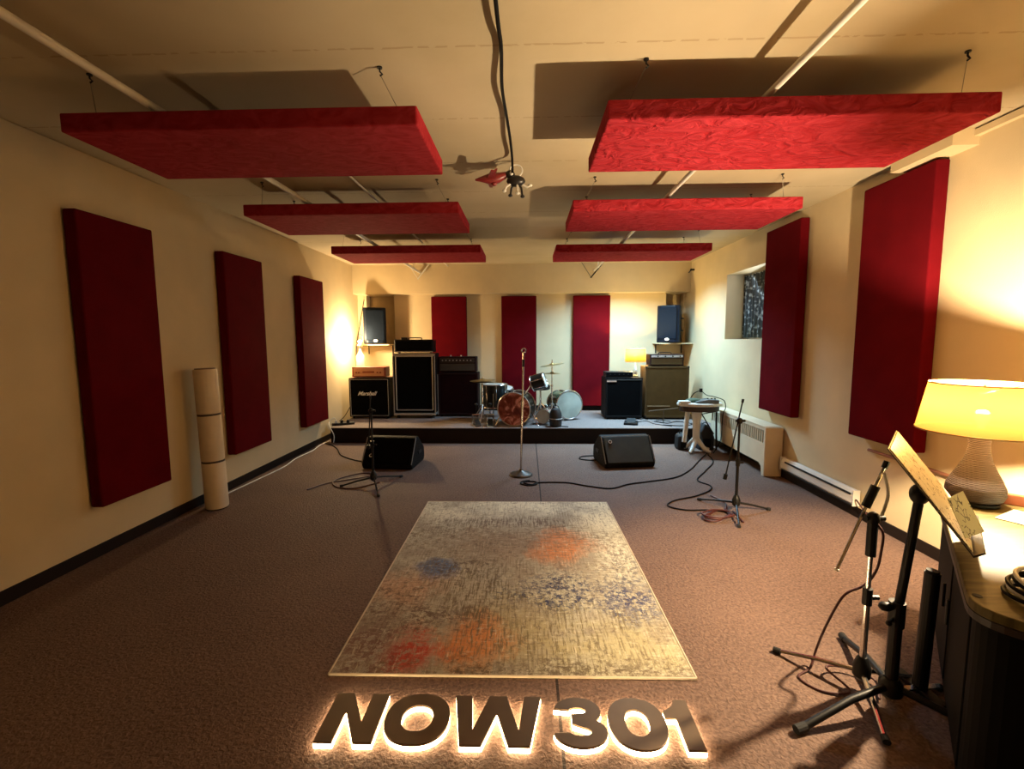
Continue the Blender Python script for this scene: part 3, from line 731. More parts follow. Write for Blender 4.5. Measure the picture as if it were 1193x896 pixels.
# ------------------------------------------------------------------ lamps
def shade_mat(name, col, tcol, tfac, transp, xcol=(1, .8, .5)):
    m = bpy.data.materials.new(name); m.use_nodes = True; N, L = nt(m)
    for q in list(N):
        if q.type != 'OUTPUT_MATERIAL': N.remove(q)
    tc = N.new('ShaderNodeTexCoord'); n = N.new('ShaderNodeTexNoise'); n.inputs['Scale'].default_value = 120; L.new(tc.outputs['Object'], n.inputs['Vector'])
    bp = N.new('ShaderNodeBump'); bp.inputs['Strength'].default_value = .2; L.new(n.outputs[0], bp.inputs['Height'])
    d_ = N.new('ShaderNodeBsdfDiffuse'); d_.inputs[0].default_value = (*col, 1); L.new(bp.outputs[0], d_.inputs['Normal'])
    t_ = N.new('ShaderNodeBsdfTranslucent'); t_.inputs[0].default_value = (*tcol, 1)
    tr = N.new('ShaderNodeBsdfTransparent'); tr.inputs[0].default_value = (*xcol, 1)
    a = N.new('ShaderNodeMixShader'); a.inputs[0].default_value = tfac; L.new(d_.outputs[0], a.inputs[1]); L.new(t_.outputs[0], a.inputs[2])
    b_ = N.new('ShaderNodeMixShader'); b_.inputs[0].default_value = transp; L.new(a.outputs[0], b_.inputs[1]); L.new(tr.outputs[0], b_.inputs[2])
    L.new(b_.outputs[0], N['Material Output'].inputs[0])
    return m
def bulb(parent, z, r=.028, est=20, col=(1, .75, .4)):
    m = mat('lit_bulb', (1, .9, .7), .3, emit=col, estr=est)
    return MB().lathe([(.012, -.05), (.013, -.03), (r*.75, -.012), (r, .008), (r*.85, .026), (r*.4, .036), (.002, .038)], (0, 0, z), 20).build('bulb', m, parent, smooth=True)
LX, LY, LZ = 2.10, 2.16, .72
t = thing('table_lamp', 'lit table lamp with wide yellow shade and ribbed stoneware base on the desk', 'lamp', (LX, LY, LZ))
def make_ceramic():
    m = mat('pinkish_grey_ribbed_stoneware', (.115, .085, .08), .65, spec=.2, var=.1, vscale=30); N, L = nt(m); b = N['Principled BSDF']
    tc = N.new('ShaderNodeTexCoord'); wv = N.new('ShaderNodeTexWave'); wv.bands_direction = 'Z'; wv.inputs['Scale'].default_value = 44
    wv.inputs['Distortion'].default_value = 0; wv.inputs['Detail'].default_value = 1
    L.new(tc.outputs['Object'], wv.inputs['Vector']); bp = N.new('ShaderNodeBump'); bp.inputs['Strength'].default_value = .8; bp.inputs['Distance'].default_value = .006
    L.new(wv.outputs[0], bp.inputs['Height']); L.new(bp.outputs[0], b.inputs['Normal']); return m
MB().lathe([(.083, 0), (.088, .006), (.088, .016), (.075, .02)], n=40).build('foot_plate', black_m, t, smooth=True)
prof = [(.075, .018), (.096, .03), (.106, .055), (.104, .085), (.09, .12), (.068, .165), (.050, .21), (.040, .255), (.038, .29), (.043, .325), (.046, .34), (.03, .343)]
MB().lathe(prof, n=48).build('lamp_base', make_ceramic(), t, smooth=True)
MB().cyl((0, 0, .34), (0, 0, .42), .012).build('socket', gold_m, t)
sh = MB().lathe([(.232, .345), (.195, .565)], n=64, caps=False).build('lamp_shade', shade_mat('yellow_fabric_shade', (.22, .15, .065), (.125, .078, .028), .5, .18), t, smooth=True)
sm = sh.modifiers.new('s', 'SOLIDIFY'); sm.thickness = .002
rim = mat('dark_shade_rim', (.35, .22, .08), .6)
MB().torus((0, 0, .345), .232, .0035, 64, 6).torus((0, 0, .565), .195, .003, 64, 6).build('shade_rim', rim, sh)
sa = radians(-53)
MB().cyl((.233*cos(sa), .233*sin(sa), .345), (.197*cos(sa), .197*sin(sa), .565), .0035, 6).build('shade_seam', rim, sh)
hr = MB()
for a in (0, 2*pi/3, 4*pi/3): hr.cyl((0, 0, .52), (.195*cos(a), .195*sin(a), .56), .002, 6)
hr.build('shade_harp', gold_m, sh)
bulb(t, .405, .03, 6)
MB().lathe([(.004, .530), (.040, .532), (.040, .537), (.004, .539)], n=20).cyl((0, 0, .537), (0, 0, .56), .004, 8).build('light_blocking_disc', gold_m, sh)  # disc added above the bulb to dim the ceiling straight over the lamp
point('desk_lamp_light', (LX, LY, LZ+.475), DESK_LAMP_W, WARM, .022)
# small drum-shade lamp on the combo amplifier
t = thing('table_lamp', 'small lit lamp with drum shade standing on the low black amplifier', 'lamp', (1.76, 7.49, .887))
MB().lathe([(.05, 0), (.05, .012), (.028, .03), (.032, .08), (.02, .13), (.012, .18), (.012, .26)], n=24).build('lamp_base', mat('pale_glass_lamp_base', (.6, .62, .55), .15, var=.05), t, smooth=True)
sh = MB().lathe([(.165, .235), (.155, .44)], n=40, caps=False).build('lamp_shade', shade_mat('cream_drum_shade', (.45, .38, .16), (.34, .27, .09), .5, .16), t, smooth=True)
sm = sh.modifiers.new('s', 'SOLIDIFY'); sm.thickness = .002
MB().torus((0, 0, .235), .165, .003, 40, 6).torus((0, 0, .44), .155, .003, 40, 6).build('shade_rim', rim, sh)
bulb(t, .31, .025, 10)
point('stage_lamp_light', (1.76, 7.49, .887+.36), STAGE_LAMP_W, (1, .74, .30), .03)
# glass lamp in the left corner of the stage
t = thing('glass_lamp', 'glowing clear glass lamp in the left corner behind the orange-brown head', 'lamp', (-2.76, 7.54, .887))
glass_m = bpy.data.materials.new('clear_lamp_glass'); glass_m.use_nodes = True
N, L = nt(glass_m); b = N['Principled BSDF']; b.inputs['Base Color'].default_value = (.9, .85, .75, 1); b.inputs['Roughness'].default_value = .1
tr = N.new('ShaderNodeBsdfTransparent'); mx = N.new('ShaderNodeMixShader'); mx.inputs[0].default_value = .6
L.new(b.outputs[0], mx.inputs[1]); L.new(tr.outputs[0], mx.inputs[2]); L.new(mx.outputs[0], N['Material Output'].inputs[0])
MB().lathe([(.065, .0), (.07, .02), (.07, .34), (.04, .38), (.02, .42), (.02, .46)], n=28).build('glass_body', glass_m, t, smooth=True)
MB().cyl((0, 0, .45), (0, 0, .52), .016, 14).build('socket', black_m, t)
bulb(t, .57, .032, 25)
MB().tube(spline([(.0, 0, .50), (.06, -.02, .60), (.05, -.03, .68), (.0, -.02, .70)], 5), .004, 6).build('switch_arm', black_m, t, smooth=True)
point('glass_lamp_light', (-2.76, 7.45, .887+.60), GLASS_LAMP_W, (1, .74, .40), .03)
# tube fixture added to house the unseen cool light above the stage front
t = thing('added_ceiling_light', 'added slim cool tube light, unseen on the ceiling behind the farthest right panel', 'ceiling light', (1.45, 6.9, H))
MB().box(-.5, .5, -.05, .05, -.05, 0).build('added_fixture_body', white_m, t, bevel=.006)
MB().cyl((-.47, 0, -.068), (.47, 0, -.068), .016, 16).build('added_light_tube', mat('added_cool_tube', (.9, .95, 1), .3, emit=(.75, .9, 1), estr=8), t)

# ------------------------------------------------------------------ drum kit
shell_m = mat('black_drum_shell', (.006, .009, .010), .3, var=.2, spec=.4)
green_m = mat('dark_green_drum_shell', (.05, .075, .035), .25, var=.2, coat=.5)
head_m = mat('clouded_white_drum_head', (.55, .56, .50), .4, var=.15)
def drum(name, label, loc, R, r, dep, shell, headm, cat='drum', lugs=8, frontm=None, hoop=None, legs=None):
    t = thing(name, label, cat, loc)
    hoop = hoop or chrome_m
    MB().lathe([(r*.97, -dep/2), (r*.97, dep/2)], n=40, R=R).build('drum_shell', shell, t, smooth=True)
    for s_, hm in ((1, frontm or headm), (-1, headm)):
        z = s_*dep/2
        MB().lathe([(r*.965, min(z, z+s_*.006)), (r*.965, max(z, z+s_*.006))], n=40, R=R).build('drum_head', hm, t, smooth=True)
        MB().torus(R @ Vector((0, 0, z+s_*.004)), r, .009, 40, 8, R).build('hoop', hoop, t, smooth=True)
    for i in range(lugs):
        a = 2*pi*i/lugs+.2
        p1 = R @ Vector((r*1.01*cos(a), r*1.01*sin(a), -dep/2)); p2 = R @ Vector((r*1.01*cos(a), r*1.01*sin(a), dep/2))
        MB().cyl(p1, p2, .004, 6).cyl(p1.lerp(p2, .35), p1.lerp(p2, .65), .010, 8).build('tension_lug', chrome_m, t)
    return t
RXm = lambda d_: Matrix.Rotation(radians(d_), 3, 'X')
RZm = lambda d_: Matrix.Rotation(radians(d_), 3, 'Z')
pink_m = bpy.data.materials.new('painted_reflection_bass_head'); pink_m.use_nodes = True
N, L = nt(pink_m); b = N['Principled BSDF']; tc = N.new('ShaderNodeTexCoord'); n_ = N.new('ShaderNodeTexNoise'); n_.inputs['Scale'].default_value = 7; n_.inputs['Distortion'].default_value = 1.5; n_.inputs['Detail'].default_value = 5
L.new(tc.outputs['Object'], n_.inputs['Vector']); cr = N.new('ShaderNodeValToRGB'); e = cr.color_ramp.elements
e[0].position = .38; e[0].color = (.14, .03, .025, 1); e[1].position = .62; e[1].color = (.85, .42, .38, 1)  # dark and pink mottling paints in the reflections on the head
e2 = e.new(.52); e2.color = (.30, .08, .06, 1)
L.new(n_.outputs[0], cr.inputs[0]); L.new(cr.outputs[0], b.inputs['Base Color']); b.inputs['Roughness'].default_value = .25
t = drum('bass_drum', 'bass drum with reddish front head mottled by painted reflections in the middle of the kit', (-.15, 6.80, ST+.250), RZm(-14) @ RXm(90), .245, .34, shell_m, head_m, frontm=pink_m, hoop=mat('pale_bass_hoop', (.5, .42, .36), .3, .5))
for sx in (-1, 1):
    MB().tube([(sx*.2, -.08, -.02), (sx*.31, -.16, -.235)], .007, 8).ball((sx*.31, -.16, -.238), .012).build('spur', chrome_m, t)
MB().cyl((.12, .0, .20), (.22, .0, .36), .010, 10).cyl((.22, 0, .36), (.30, 0, .36), .009, 8).build('tom_mount', chrome_m, t)
drum('tom_drum', 'small black tom mounted over the right side of the bass drum', (.175, 6.79, .862), RZm(-12) @ Matrix.Rotation(radians(72), 3, 'Y'), .115, .19, shell_m, head_m, lugs=6)
t = drum('floor_tom', 'black floor tom on chrome legs beside the oxblood cabinet', (-.50, 7.08, ST+.40), RXm(0), .20, .34, shell_m, head_m)
for i in range(3):
    a = 2*pi*i/3+.5
    MB().tube([(.215*cos(a), .215*sin(a), .05), (.215*cos(a), .215*sin(a), -.34), (.235*cos(a), .235*sin(a), -.385)], .007, 8).ball((.235*cos(a), .235*sin(a), -.388), .012).build('leg', chrome_m, t)
t2 = drum('small_drum', 'small white-headed drum standing behind the bass drum on the left', (-.36, 7.42, ST+.42), RXm(12), .14, .12, shell_m, mat('white_head', (.75, .72, .66), .4), lugs=6)
for i in range(3):
    a = 2*pi*i/3
    MB().tube([(.10*cos(a), .10*sin(a), -.06), (0, 0, -.2), (.16*cos(a), .16*sin(a), -.41)], .006, 8).build('leg', chrome_m, t2)
drum('floor_tom', 'green drum lying on its side with pale clouded head, right end of the kit', (.60, 7.30, ST+.232), RZm(22) @ RXm(86), .222, .36, green_m, mat('grey_green_drum_head', (.32, .35, .30), .35, var=.3, vscale=4))
drum('snare_drum', 'small chrome drum lying on its side between bass drum and black bag', (.265, 6.80, ST+.125), RZm(-25) @ RXm(90), .112, .12, chrome_m, head_m, lugs=6)
def cymbal_stand(label, loc, cyms, h, foot=.2, group='cymbal stands of the drum kit', rz=0):
    t = thing('cymbal_stand', label, 'cymbal stand', loc, rz, group)
    MB().cyl((0, 0, .18), (0, 0, h), .008, 10).cyl((0, 0, .12), (0, 0, h*.6), .012, 10).build('pole', chrome_m, t)
    for i in range(3):
        a = 2*pi*i/3+.4
        MB().tube([(0, 0, .30), (foot*.55*cos(a), foot*.55*sin(a), .16), (foot*cos(a), foot*sin(a), .012)], .006, 8).ball((foot*cos(a), foot*sin(a), .014), .014).build('leg', chrome_m, t)
    MB().ball((0, 0, h*.6), .018).build('height_clamp', chrome_m, t)
    MB().cyl((0, 0, h), (0, 0, h+.03), .006, 8).build('wing_nut', chrome_m, t)
    for r, z, tilt, off in cyms:
        R_ = Matrix.Rotation(radians(tilt), 3, 'Y')
        MB().lathe([(r, 0), (r*.6, .008), (r*.22, .014), (r*.16, .026), (.004, .03), (.004, .027), (r*.16, .022), (r*.22, .011), (r*.6, .005), (r, -.002)], (off, 0, z), 40, R_, caps=False).build('cymbal', gold_m, t, smooth=True)
    return t
cymbal_stand('cymbal stand with two thin cymbals at the left of the kit, beside the oxblood cabinet', (-.665, 6.85, ST), [(.19, .655, -3, 0), (.17, .635, 2, .0)], .68)
cymbal_stand('tall cymbal stand with tilted cymbal above a second one, right of the tom', (.385, 7.0, ST), [(.18, .875, -9, 0), (.13, .745, 0, 0)], .93)
# pedals, bag
def kick_pedal(label, loc, rz):
    t = thing('kick_pedal', label, 'drum pedal', loc, rz)
    MB().box(-.05, .05, -.14, .12, 0, .012).build('base_plate', chrome_m, t, bevel=.002)
    MB().cbox((0, -.02, .05), (.075, .22, .010), rx=radians(16)).build('footboard', black_m, t, bevel=.002)
    MB().cyl((-.05, .1, 0), (-.05, .1, .16), .008, 8).cyl((.05, .1, 0), (.05, .1, .16), .008, 8).cyl((-.06, .1, .15), (.06, .1, .15), .008, 8).build('frame', chrome_m, t)
    MB().cyl((0, .1, .15), (0, .06, .30), .005, 8).ball((0, .06, .31), .022).build('beater', black_m, t)
kick_pedal('chrome pedal on the stage edge at the far left of the kit', (-.73, 6.66, ST), .3)
kick_pedal('chrome hi-hat pedal below the floor tom', (-.54, 6.68, ST), .1)
t = thing('stick_bag', 'small black bag standing at the stage edge right of the bass drum', 'bag', (.42, 6.62, ST))
MB().lathe([(.07, 0), (.088, .02), (.092, .12), (.086, .2), (.06, .255), (.02, .27)], n=24).build('bag_body', mat('black_nylon', (.012, .012, .013), .5, bump=.3, bscale=60), t, smooth=True)
MB().torus((0, 0, .12), .093, .006, 24, 6).build('strap', silver_m, t)
MB().tube(spline([(-.05, 0, .25), (-.03, 0, .30), (.03, 0, .30), (.05, 0, .25)], 5), .006, 6).build('carry_handle', black_m, t)
tag(MB().cyl((.47, 6.60, ST+.008), (.60, 6.56, ST+.008), .006, 8).build('drumstick', black_m), 'dark drumstick lying by the small black bag', 'drumstick')
t = thing('drum_throne', 'round dark drum stool behind the bass drum', 'stool', (.22, 7.35, ST))
MB().lathe([(.13, .46), (.155, .47), (.155, .53), (.13, .545)], n=32).build('seat', black_m, t, smooth=True)
MB().cyl((0, 0, .15), (0, 0, .46), .014, 12).build('post', chrome_m, t)
for i in range(3):
    a = 2*pi*i/3; MB().tube([(0, 0, .26), (.2*cos(a), .2*sin(a), .012)], .009, 8).build('leg', chrome_m, t)

# ------------------------------------------------------------------ floor monitors
def wedge(label, loc, rz, w_, face, logo):
    t = thing('floor_monitor', label, 'stage monitor', loc, rz, 'wedge monitors on the carpet')
    P = [(-.235, .0), (-.265, .055), (-.06, .335), (.02, .35), (.24, .17), (.25, .05), (.21, .0)]
    R_ = Matrix(((0, 0, 1), (1, 0, 0), (0, 1, 0)))
    MB().prism(P, -w_/2, w_/2, R_).build('housing', tolex_m, t, bevel=.018, seg=3)
    q0 = Vector((-.262, .068)); q1 = Vector((-.068, .333)); d_ = (q1-q0).normalized(); n_ = Vector((-d_.y, d_.x))
    pts = [q0+n_*.004, q1+n_*.004, q1+n_*.014, q0+n_*.014]
    MB().prism([tuple(p) for p in pts], -w_/2+.03, w_/2-.03, R_).build('grille', face, t, bevel=.004)
    rim_ = MB()
    for sx in (-1, 1): rim_.tube([(sx*(w_/2-.004), q0.x-.004, q0.y), (sx*(w_/2-.004), q1.x-.006, q1.y+.006)], .006, 6)
    rim_.cyl((-w_/2+.01, q1.x, q1.y+.012), (w_/2-.01, q1.x, q1.y+.012), .005, 6)
    rim_.build('edge_trim', mat('grey_trim_lit_edge', (.20, .19, .17), .4), t)  # grey trim, made paler to paint in the lit edges
    c = q0.lerp(q1, .80 if logo > 0 else .3)+n_*.016
    a_ = math.atan2(d_.y, d_.x)
    R2 = Matrix.Rotation(a_, 3, 'X')
    MB().torus((-w_/2+.10, c.x, c.y), .018, .004, 16, 6, R2).build('round_badge', logo_m, t)
    for sx in (-1, 1): MB().cbox((sx*(w_/2+.002), .05, .15), (.01, .12, .04)).build('side_handle', black_m, t, bevel=.004)
    return t
wedge('all-black wedge monitor behind the left tripod microphone stand', (-1.60, 5.38, 0), radians(-4), .60, grille_m, -1)
wedge('wedge monitor with dark green grille and pale badge right of the centre stand', (1.16, 5.48, 0), radians(8), .60, mat('dark_green_grille', (.016, .020, .012), .6, var=.2, bump=.2, bscale=400), 1)

# ------------------------------------------------------------------ microphone stands
def seg(mb, a, b_, r, n=10): return mb.cyl(a, b_, r, n)
def tripod_stand(label, hub, tips, h, boom, metal, name='microphone_stand', footm=rubber_m, cw=.016):
    """hub and tips in world coordinates on the floor"""
    hx, hy = hub; t = thing(name, label, 'microphone stand', (hx, hy, 0))
    MB().cyl((0, 0, .09), (0, 0, h), .0095, 12).build('upper_tube', metal, t)
    MB().cyl((0, 0, .06), (0, 0, h*.55), .0125, 12).build('lower_tube', metal, t)
    MB().lathe([(.018, .055), (.032, .07), (.034, .11), (.02, .15), (.016, .155)], n=16).build('leg_hub', black_m, t, smooth=True)
    for tx, ty in tips:
        p = Vector((tx-hx, ty-hy, .012)); l_ = MB().tube([(0, 0, .09), p*.5+Vector((0, 0, .05)), p], [.010, .009, .008], 8).build('leg', metal, t)
        MB().tube([p*.93+Vector((0, 0, .004)), p*1.02], .014, 10).build('rubber_foot', footm, l_)
    MB().cyl((0, 0, h*.55-.03), (0, 0, h*.55+.04), .018, 12).cyl((.015, 0, h*.55), (.045, 0, h*.55), .010, 8).build('height_clutch', black_m, t)
    if boom:
        a, b_ = (Vector(boom[0])-Vector((hx, hy, 0)), Vector(boom[1])-Vector((hx, hy, 0)))
        bo = MB().cyl(a, b_, .006, 8).build('boom_arm', metal, t)
        MB().cyl(a, a.lerp(b_, .07 if cw > .01 else .02), cw, 10).build('counterweight', black_m if cw > .01 else white_m, bo)
        MB().cyl(b_, b_+(b_-a).normalized()*.03, .011, 8).build('microphone_clip', black_m, bo)
        c = Vector((0, 0, h)); MB().ball(c, .026, .022, .028).cyl(c-Vector((.03, .0, 0)), c+Vector((.045, 0, 0)), .011, 10).build('boom_clutch', black_m, t, smooth=True)
    return t
blackmetal = mat('black_powder_coated_metal', (.005, .0045, .0045), .45, spec=.35)
t = tripod_stand('black tripod microphone stand with drooping boom before the left wedge monitor', (-1.58, 4.56), [(-1.90, 4.50), (-1.37, 4.85), (-1.42, 4.22)], .78, ((-1.635, 4.60, .38), (-1.59, 4.58, .90)), blackmetal)
t = tripod_stand('black tripod microphone stand with folded boom by the coiled cable on the right', (1.80, 3.89), [(1.59, 4.18), (2.11, 3.94), (1.68, 3.56)], .80, ((1.70, 3.9, .29), (1.82, 3.9, .955)), blackmetal)
t = tripod_stand('chrome tripod microphone stand with boom next to the music stand', (1.42, 1.865), [(1.186, 2.098), (1.70, 1.93), (1.327, 1.60)], .76, ((1.31, 1.9, .515), (1.475, 1.9, .962)), chrome_m, cw=.009)
MB().cyl((0, 0, .60), (0, 0, .74), .019, 12).build('grip_sleeve', black_m, t)
MB().tube(spline([(.03, .0, .95), (.06, .01, .86), (.045, .01, .78), (.02, 0, .74)], 5), .006, 8).build('cable_loop', white_m, t, smooth=True)
a = Vector((1.42, 1.865, 0))
MB().cyl(Vector((1.412, 1.9, .795))-a, Vector((1.447, 1.9, .885))-a, .017, 12).build('boom_sleeve', black_m, t)
t = thing('microphone_stand', 'straight chrome microphone stand with round base in the centre of the room', 'microphone stand', (-.066, 4.95, 0))
MB().lathe([(.125, 0), (.128, .008), (.12, .02), (.05, .04), (.02, .055), (.014, .07)], n=40).build('round_base', mat('dark_cast_base', (.10, .085, .075), .35, .6), t, smooth=True)
MB().cyl((0, 0, .06), (.018, 0, .80), .0115, 12).build('lower_tube', chrome_m, t)
MB().cyl((.018, 0, .78), (.03, 0, 1.27), .0085, 12).build('upper_tube', chrome_m, t)
MB().cyl((.0178, 0, .77), (.0188, 0, .83), .017, 12).build('height_clutch', chrome_m, t)
MB().cyl((.0285, 0, 1.20), (.0305, 0, 1.28), .013, 12).build('black_sleeve', black_m, t)
MB().cyl((.0305, 0, 1.28), (.033, 0, 1.35), .010, 10).torus((.034, 0, 1.375), .022, .007, 18, 6, RXm(90)).build('microphone_clip', chrome_m, t)

# ------------------------------------------------------------------ stool table with gear
t = thing('side_table', 'white pedestal stool used as a table near the right end of the stage', 'table', (2.24, 6.05, 0))
ov = [(.29*cos(a)*1.0+.03, .17*sin(a)) for a in [2*pi*i/28 for i in range(28)]]
MB().prism(ov, .615, .655).build('table_top', white_m, t, bevel=.012, seg=3)
MB().prism([(x*.88, y*.88) for x, y in ov], .545, .613).build('underframe', mat('dark_wood_underframe', (.04, .02, .012), .5), t, bevel=.01)
MB().lathe([(.05, .12), (.045, .2), (.05, .4), (.07, .55)], n=20).build('pedestal', white_m, t, smooth=True)
for a in (.3, 2.6, 4.0, 5.5):
    MB().tube([(.02*cos(a), .02*sin(a), .16), (.12*cos(a), .12*sin(a), .05), (.2*cos(a), .2*sin(a), .02)], [.035, .025, .018], 10).build('foot', white_m, t, smooth=True)
MB().cyl((.27, .0, .02), (.25, .0, .56), .012, 10).build('leg', base_m, t)
MB().cyl((-.14, .05, .12), (-.10, .05, .56), .03, 10).build('leg', white_m, t)
MB().cyl((.05, -.05, .50), (.22, -.02, .24), .007, 8).cyl((.0, -.05, .50), (.24, -.02, .54), .007, 8).build('brace', base_m, t)
t = thing('electronic_unit', 'grey wedge-shaped audio unit lying on the white stool', 'audio equipment', (2.33, 6.02, .657), -.1)
MB().prism([(-.13, 0), (.15, 0), (.15, .045), (.02, .05), (-.13, .02)], -.09, .09, RXm(90)).build('unit_case', mat('slate_grey_plastic', (.10, .11, .11), .4), t, bevel=.006)
for x in (.03, .08, .12): MB().cyl((x, 0, .045), (x, 0, .062), .010, 10).build('knob', black_m, t)
o = thing('folded_cloth', 'small dark green folded cloth on the white stool', 'cloth', (2.20, 6.08, .657))
MB().ball((0, 0, .025), .10, .07, .028).build('cloth_body', mat('green_cloth', (.06, .09, .05), .8, bump=.4, bscale=40), o, smooth=True)
o = thing('plate_box', 'flat white case under the cloth on the left of the stool top', 'case', (2.06, 5.99, .657))
MB().box(-.08, .06, -.05, .05, 0, .03).build('case_body', white_m, o, bevel=.008)
tag(MB().tube(spline([(2.16, 6.1, .69), (2.22, 6.12, .77), (2.30, 6.1, .80), (2.37, 6.08, .75), (2.46, 6.04, .73), (2.56, 6.0, .69), (2.57, 5.96, .60), (2.54, 5.96, .5), (2.50, 5.9, .2), (2.42, 5.92, .008)], 8), .005, 8).build('loose_cable', cable_m, smooth=True), 'loose cable looping over the gear on the white stool', 'cable')
t = thing('adapter_plug', 'small black plug standing up on the cable on the white stool', 'plug', (2.30, 6.1, .785))
MB().box(-.018, .018, -.012, .012, 0, .05).build('plug_body', black_m, t, bevel=.004)
def bag(label, loc, w_, d_, h_, tall=0, rz=0):
    t = thing('gear_bag', label, 'bag', loc, rz)
    P = [(-w_/2, 0), (w_/2, 0), (w_/2*1.02, h_*.6), (w_/2*.6, h_), (-w_/2*.2, h_*(1+tall)), (-w_/2*.9, h_*.85)]
    b2 = MB().prism(P, -d_/2, d_/2, RXm(90)).build('bag_body', mat('black_bag_fabric', (.010, .010, .011), .7, bump=.4, bscale=30), t, bevel=.03, seg=3)
    MB().tube(spline([(-w_*.2, 0, h_*.95), (-w_*.1, 0, h_*1.12+.02), (w_*.15, 0, h_*1.1+.02), (w_*.25, 0, h_*.95)], 5), .007, 8).build('carry_handle', black_m, t, smooth=True)
    MB().box(-w_*.3, w_*.25, -d_/2-.02, -d_/2+.01, h_*.15, h_*.55).build('front_pocket', tolex_m, t, bevel=.01)
bag('small black case under the left side of the white stool', (2.10, 6.2, 0), .15, .18, .22, -.02)
bag('larger peaked black bag under the right side of the white stool', (2.405, 6.2, 0), .20, .20, .30, .2)

# ------------------------------------------------------------------ rolled paper tube against the left wall
t = thing('paper_roll', 'tall pale roll in three banded sections leaning by the left wall between two panels', 'roll', (-2.79, 3.92, 0), 0)
pap = mat('cream_kraft_paper', (.72, .58, .40), .7, var=.06)
zs = [0, .43, .85, 1.255]
for i in range(3):
    dx = -.05*(zs[i]+.2)
    R_ = Matrix.Rotation(radians(-1.2), 3, 'Y')
    MB().lathe([(.088, zs[i]+.008), (.092, zs[i]+.02), (.092, zs[i+1]-.02), (.088, zs[i+1]-.006)], (0, 0, 0), 36, R_).build('roll_section', pap, t, smooth=True)
R_ = Matrix.Rotation(radians(-1.2), 3, 'Y')
for z in zs[1:3]: MB().lathe([(.0895, z-.008), (.0895, z+.010)], n=36, R=R_).build('band', mat('dark_band', (.05, .03, .02), .6), t)
MB().lathe([(.078, 1.25), (.078, 1.258)], n=36, R=R_).build('end_cap', mat('dark_band2', (.16, .09, .05), .6), t)
MB().lathe([(.088, 0), (.088, .01)], n=36, R=R_).build('foot_ring', base_m, t)

# ------------------------------------------------------------------ desk on the right
e1 = Vector((.61, .79)).normalized(); e2 = Vector((.74, -.67)).normalized(); A = Vector((1.285, 1.30))
def rounded(poly, idx, r):
    out = []
    for i, p in enumerate(poly):
        p = Vector(p)
        if i != idx: out.append(tuple(p)); continue
        a = (Vector(poly[i-1])-p).normalized(); b_ = (Vector(poly[(i+1) % len(poly)])-p).normalized()
        for k in range(7):
            s_ = k/6; q = (p+a*r)*(1-s_)**2+p*2*s_*(1-s_)+(p+b_*r)*s_**2; out.append(tuple(q))
    return out
Bq = A+e1*1.30; C_ = Bq+e2*.66; D_ = A+e2*.72
o0 = Vector((1.285, 1.30))
dsk = thing('desk', 'dark desk with worn yellowish wooden top in the right foreground', 'desk', (o0.x, o0.y, 0))
def make_deskwood():
    m = bpy.data.materials.new('worn_yellow_wood'); m.use_nodes = True; N, L = nt(m); b = N['Principled BSDF']
    tc = N.new('ShaderNodeTexCoord'); mp = N.new('ShaderNodeMapping'); mp.inputs['Rotation'].default_value = (0, 0, radians(-52)); mp.inputs['Scale'].default_value = (1, 7, 1)
    L.new(tc.outputs['Object'], mp.inputs['Vector']); n = N.new('ShaderNodeTexNoise'); n.inputs['Scale'].default_value = 5; n.inputs['Detail'].default_value = 7; n.inputs['Distortion'].default_value = .8
    L.new(mp.outputs[0], n.inputs['Vector']); cr = N.new('ShaderNodeValToRGB'); e = cr.color_ramp.elements
    e[0].position = .35; e[0].color = (.06, .042, .012, 1); e[1].position = .68; e[1].color = (.135, .105, .035, 1)
    L.new(n.outputs[0], cr.inputs[0]); L.new(cr.outputs[0], b.inputs['Base Color']); b.inputs['Roughness'].default_value = .6; b.inputs['Specular IOR Level'].default_value = .2
    return m
top = rounded([tuple(p-o0) for p in (A, D_, C_, Bq)], 0, .10)
MB().prism(top, .69, .72).build('desk_top', make_deskwood(), dsk, bevel=.004)
MB().prism([(x*1, y*1) for x, y in top], .668, .689).build('top_edge_band', mat('dark_desk_edge', (.02, .012, .008), .5), dsk)
ctr = (Bq+D_)/2-o0
body = [((x-ctr.x)*.93+ctr.x, (y-ctr.y)*.93+ctr.y) for x, y in top]
deskdark = mat('black_desk_body', (.003, .0025, .002), .7, var=.2, spec=.1)
MB().prism(body, .06, .667).build('desk_body', deskdark, dsk, bevel=.006)
plin = [((x-ctr.x)*.88+ctr.x, (y-ctr.y)*.88+ctr.y) for x, y in top]
MB().prism(plin, 0, .06).build('plinth', deskdark, dsk)
# side doors on the long face
nrm = Vector((-e1.y, e1.x)); a_ = math.atan2(e1.y, e1.x)
for i in range(2):
    c = (Vector((body[0][0], body[0][1]))*0 + (A-o0)) + e1*(.40+i*.50) + Vector((e1.y, -e1.x))*.029
    dr = MB().cbox((c.x, c.y, .365), (.46, .018, .54), rz=a_).build('door', deskdark, dsk, bevel=.004)
    h_ = c+e1*(.17 if i == 0 else -.17)-Vector((e1.y, -e1.x))*.022
    MB().cyl((h_.x, h_.y, .38), (h_.x, h_.y, .48), .006, 8).build('handle', blackmetal, dr)
rr = mat('red_brown_wood_rail', (.22, .06, .022), .45, var=.15, vscale=15)
p0 = Bq-o0+e2*.10-e1*.02; c = (p0+(C_-o0-e1*.02))/2; ln = (C_-o0-p0).length
MB().cbox((c.x, c.y, .745), (ln, .028, .05), rz=math.atan2(e2.y, e2.x)).build('back_rail', rr, dsk, bevel=.004)
q = Vector((2.00, 2.235))-o0
MB().cbox((q.x, q.y, .7235), (.10, .05, .006), rz=.4).build('corner_inlay', rr, dsk)
q = Vector((1.36, 1.36))-o0
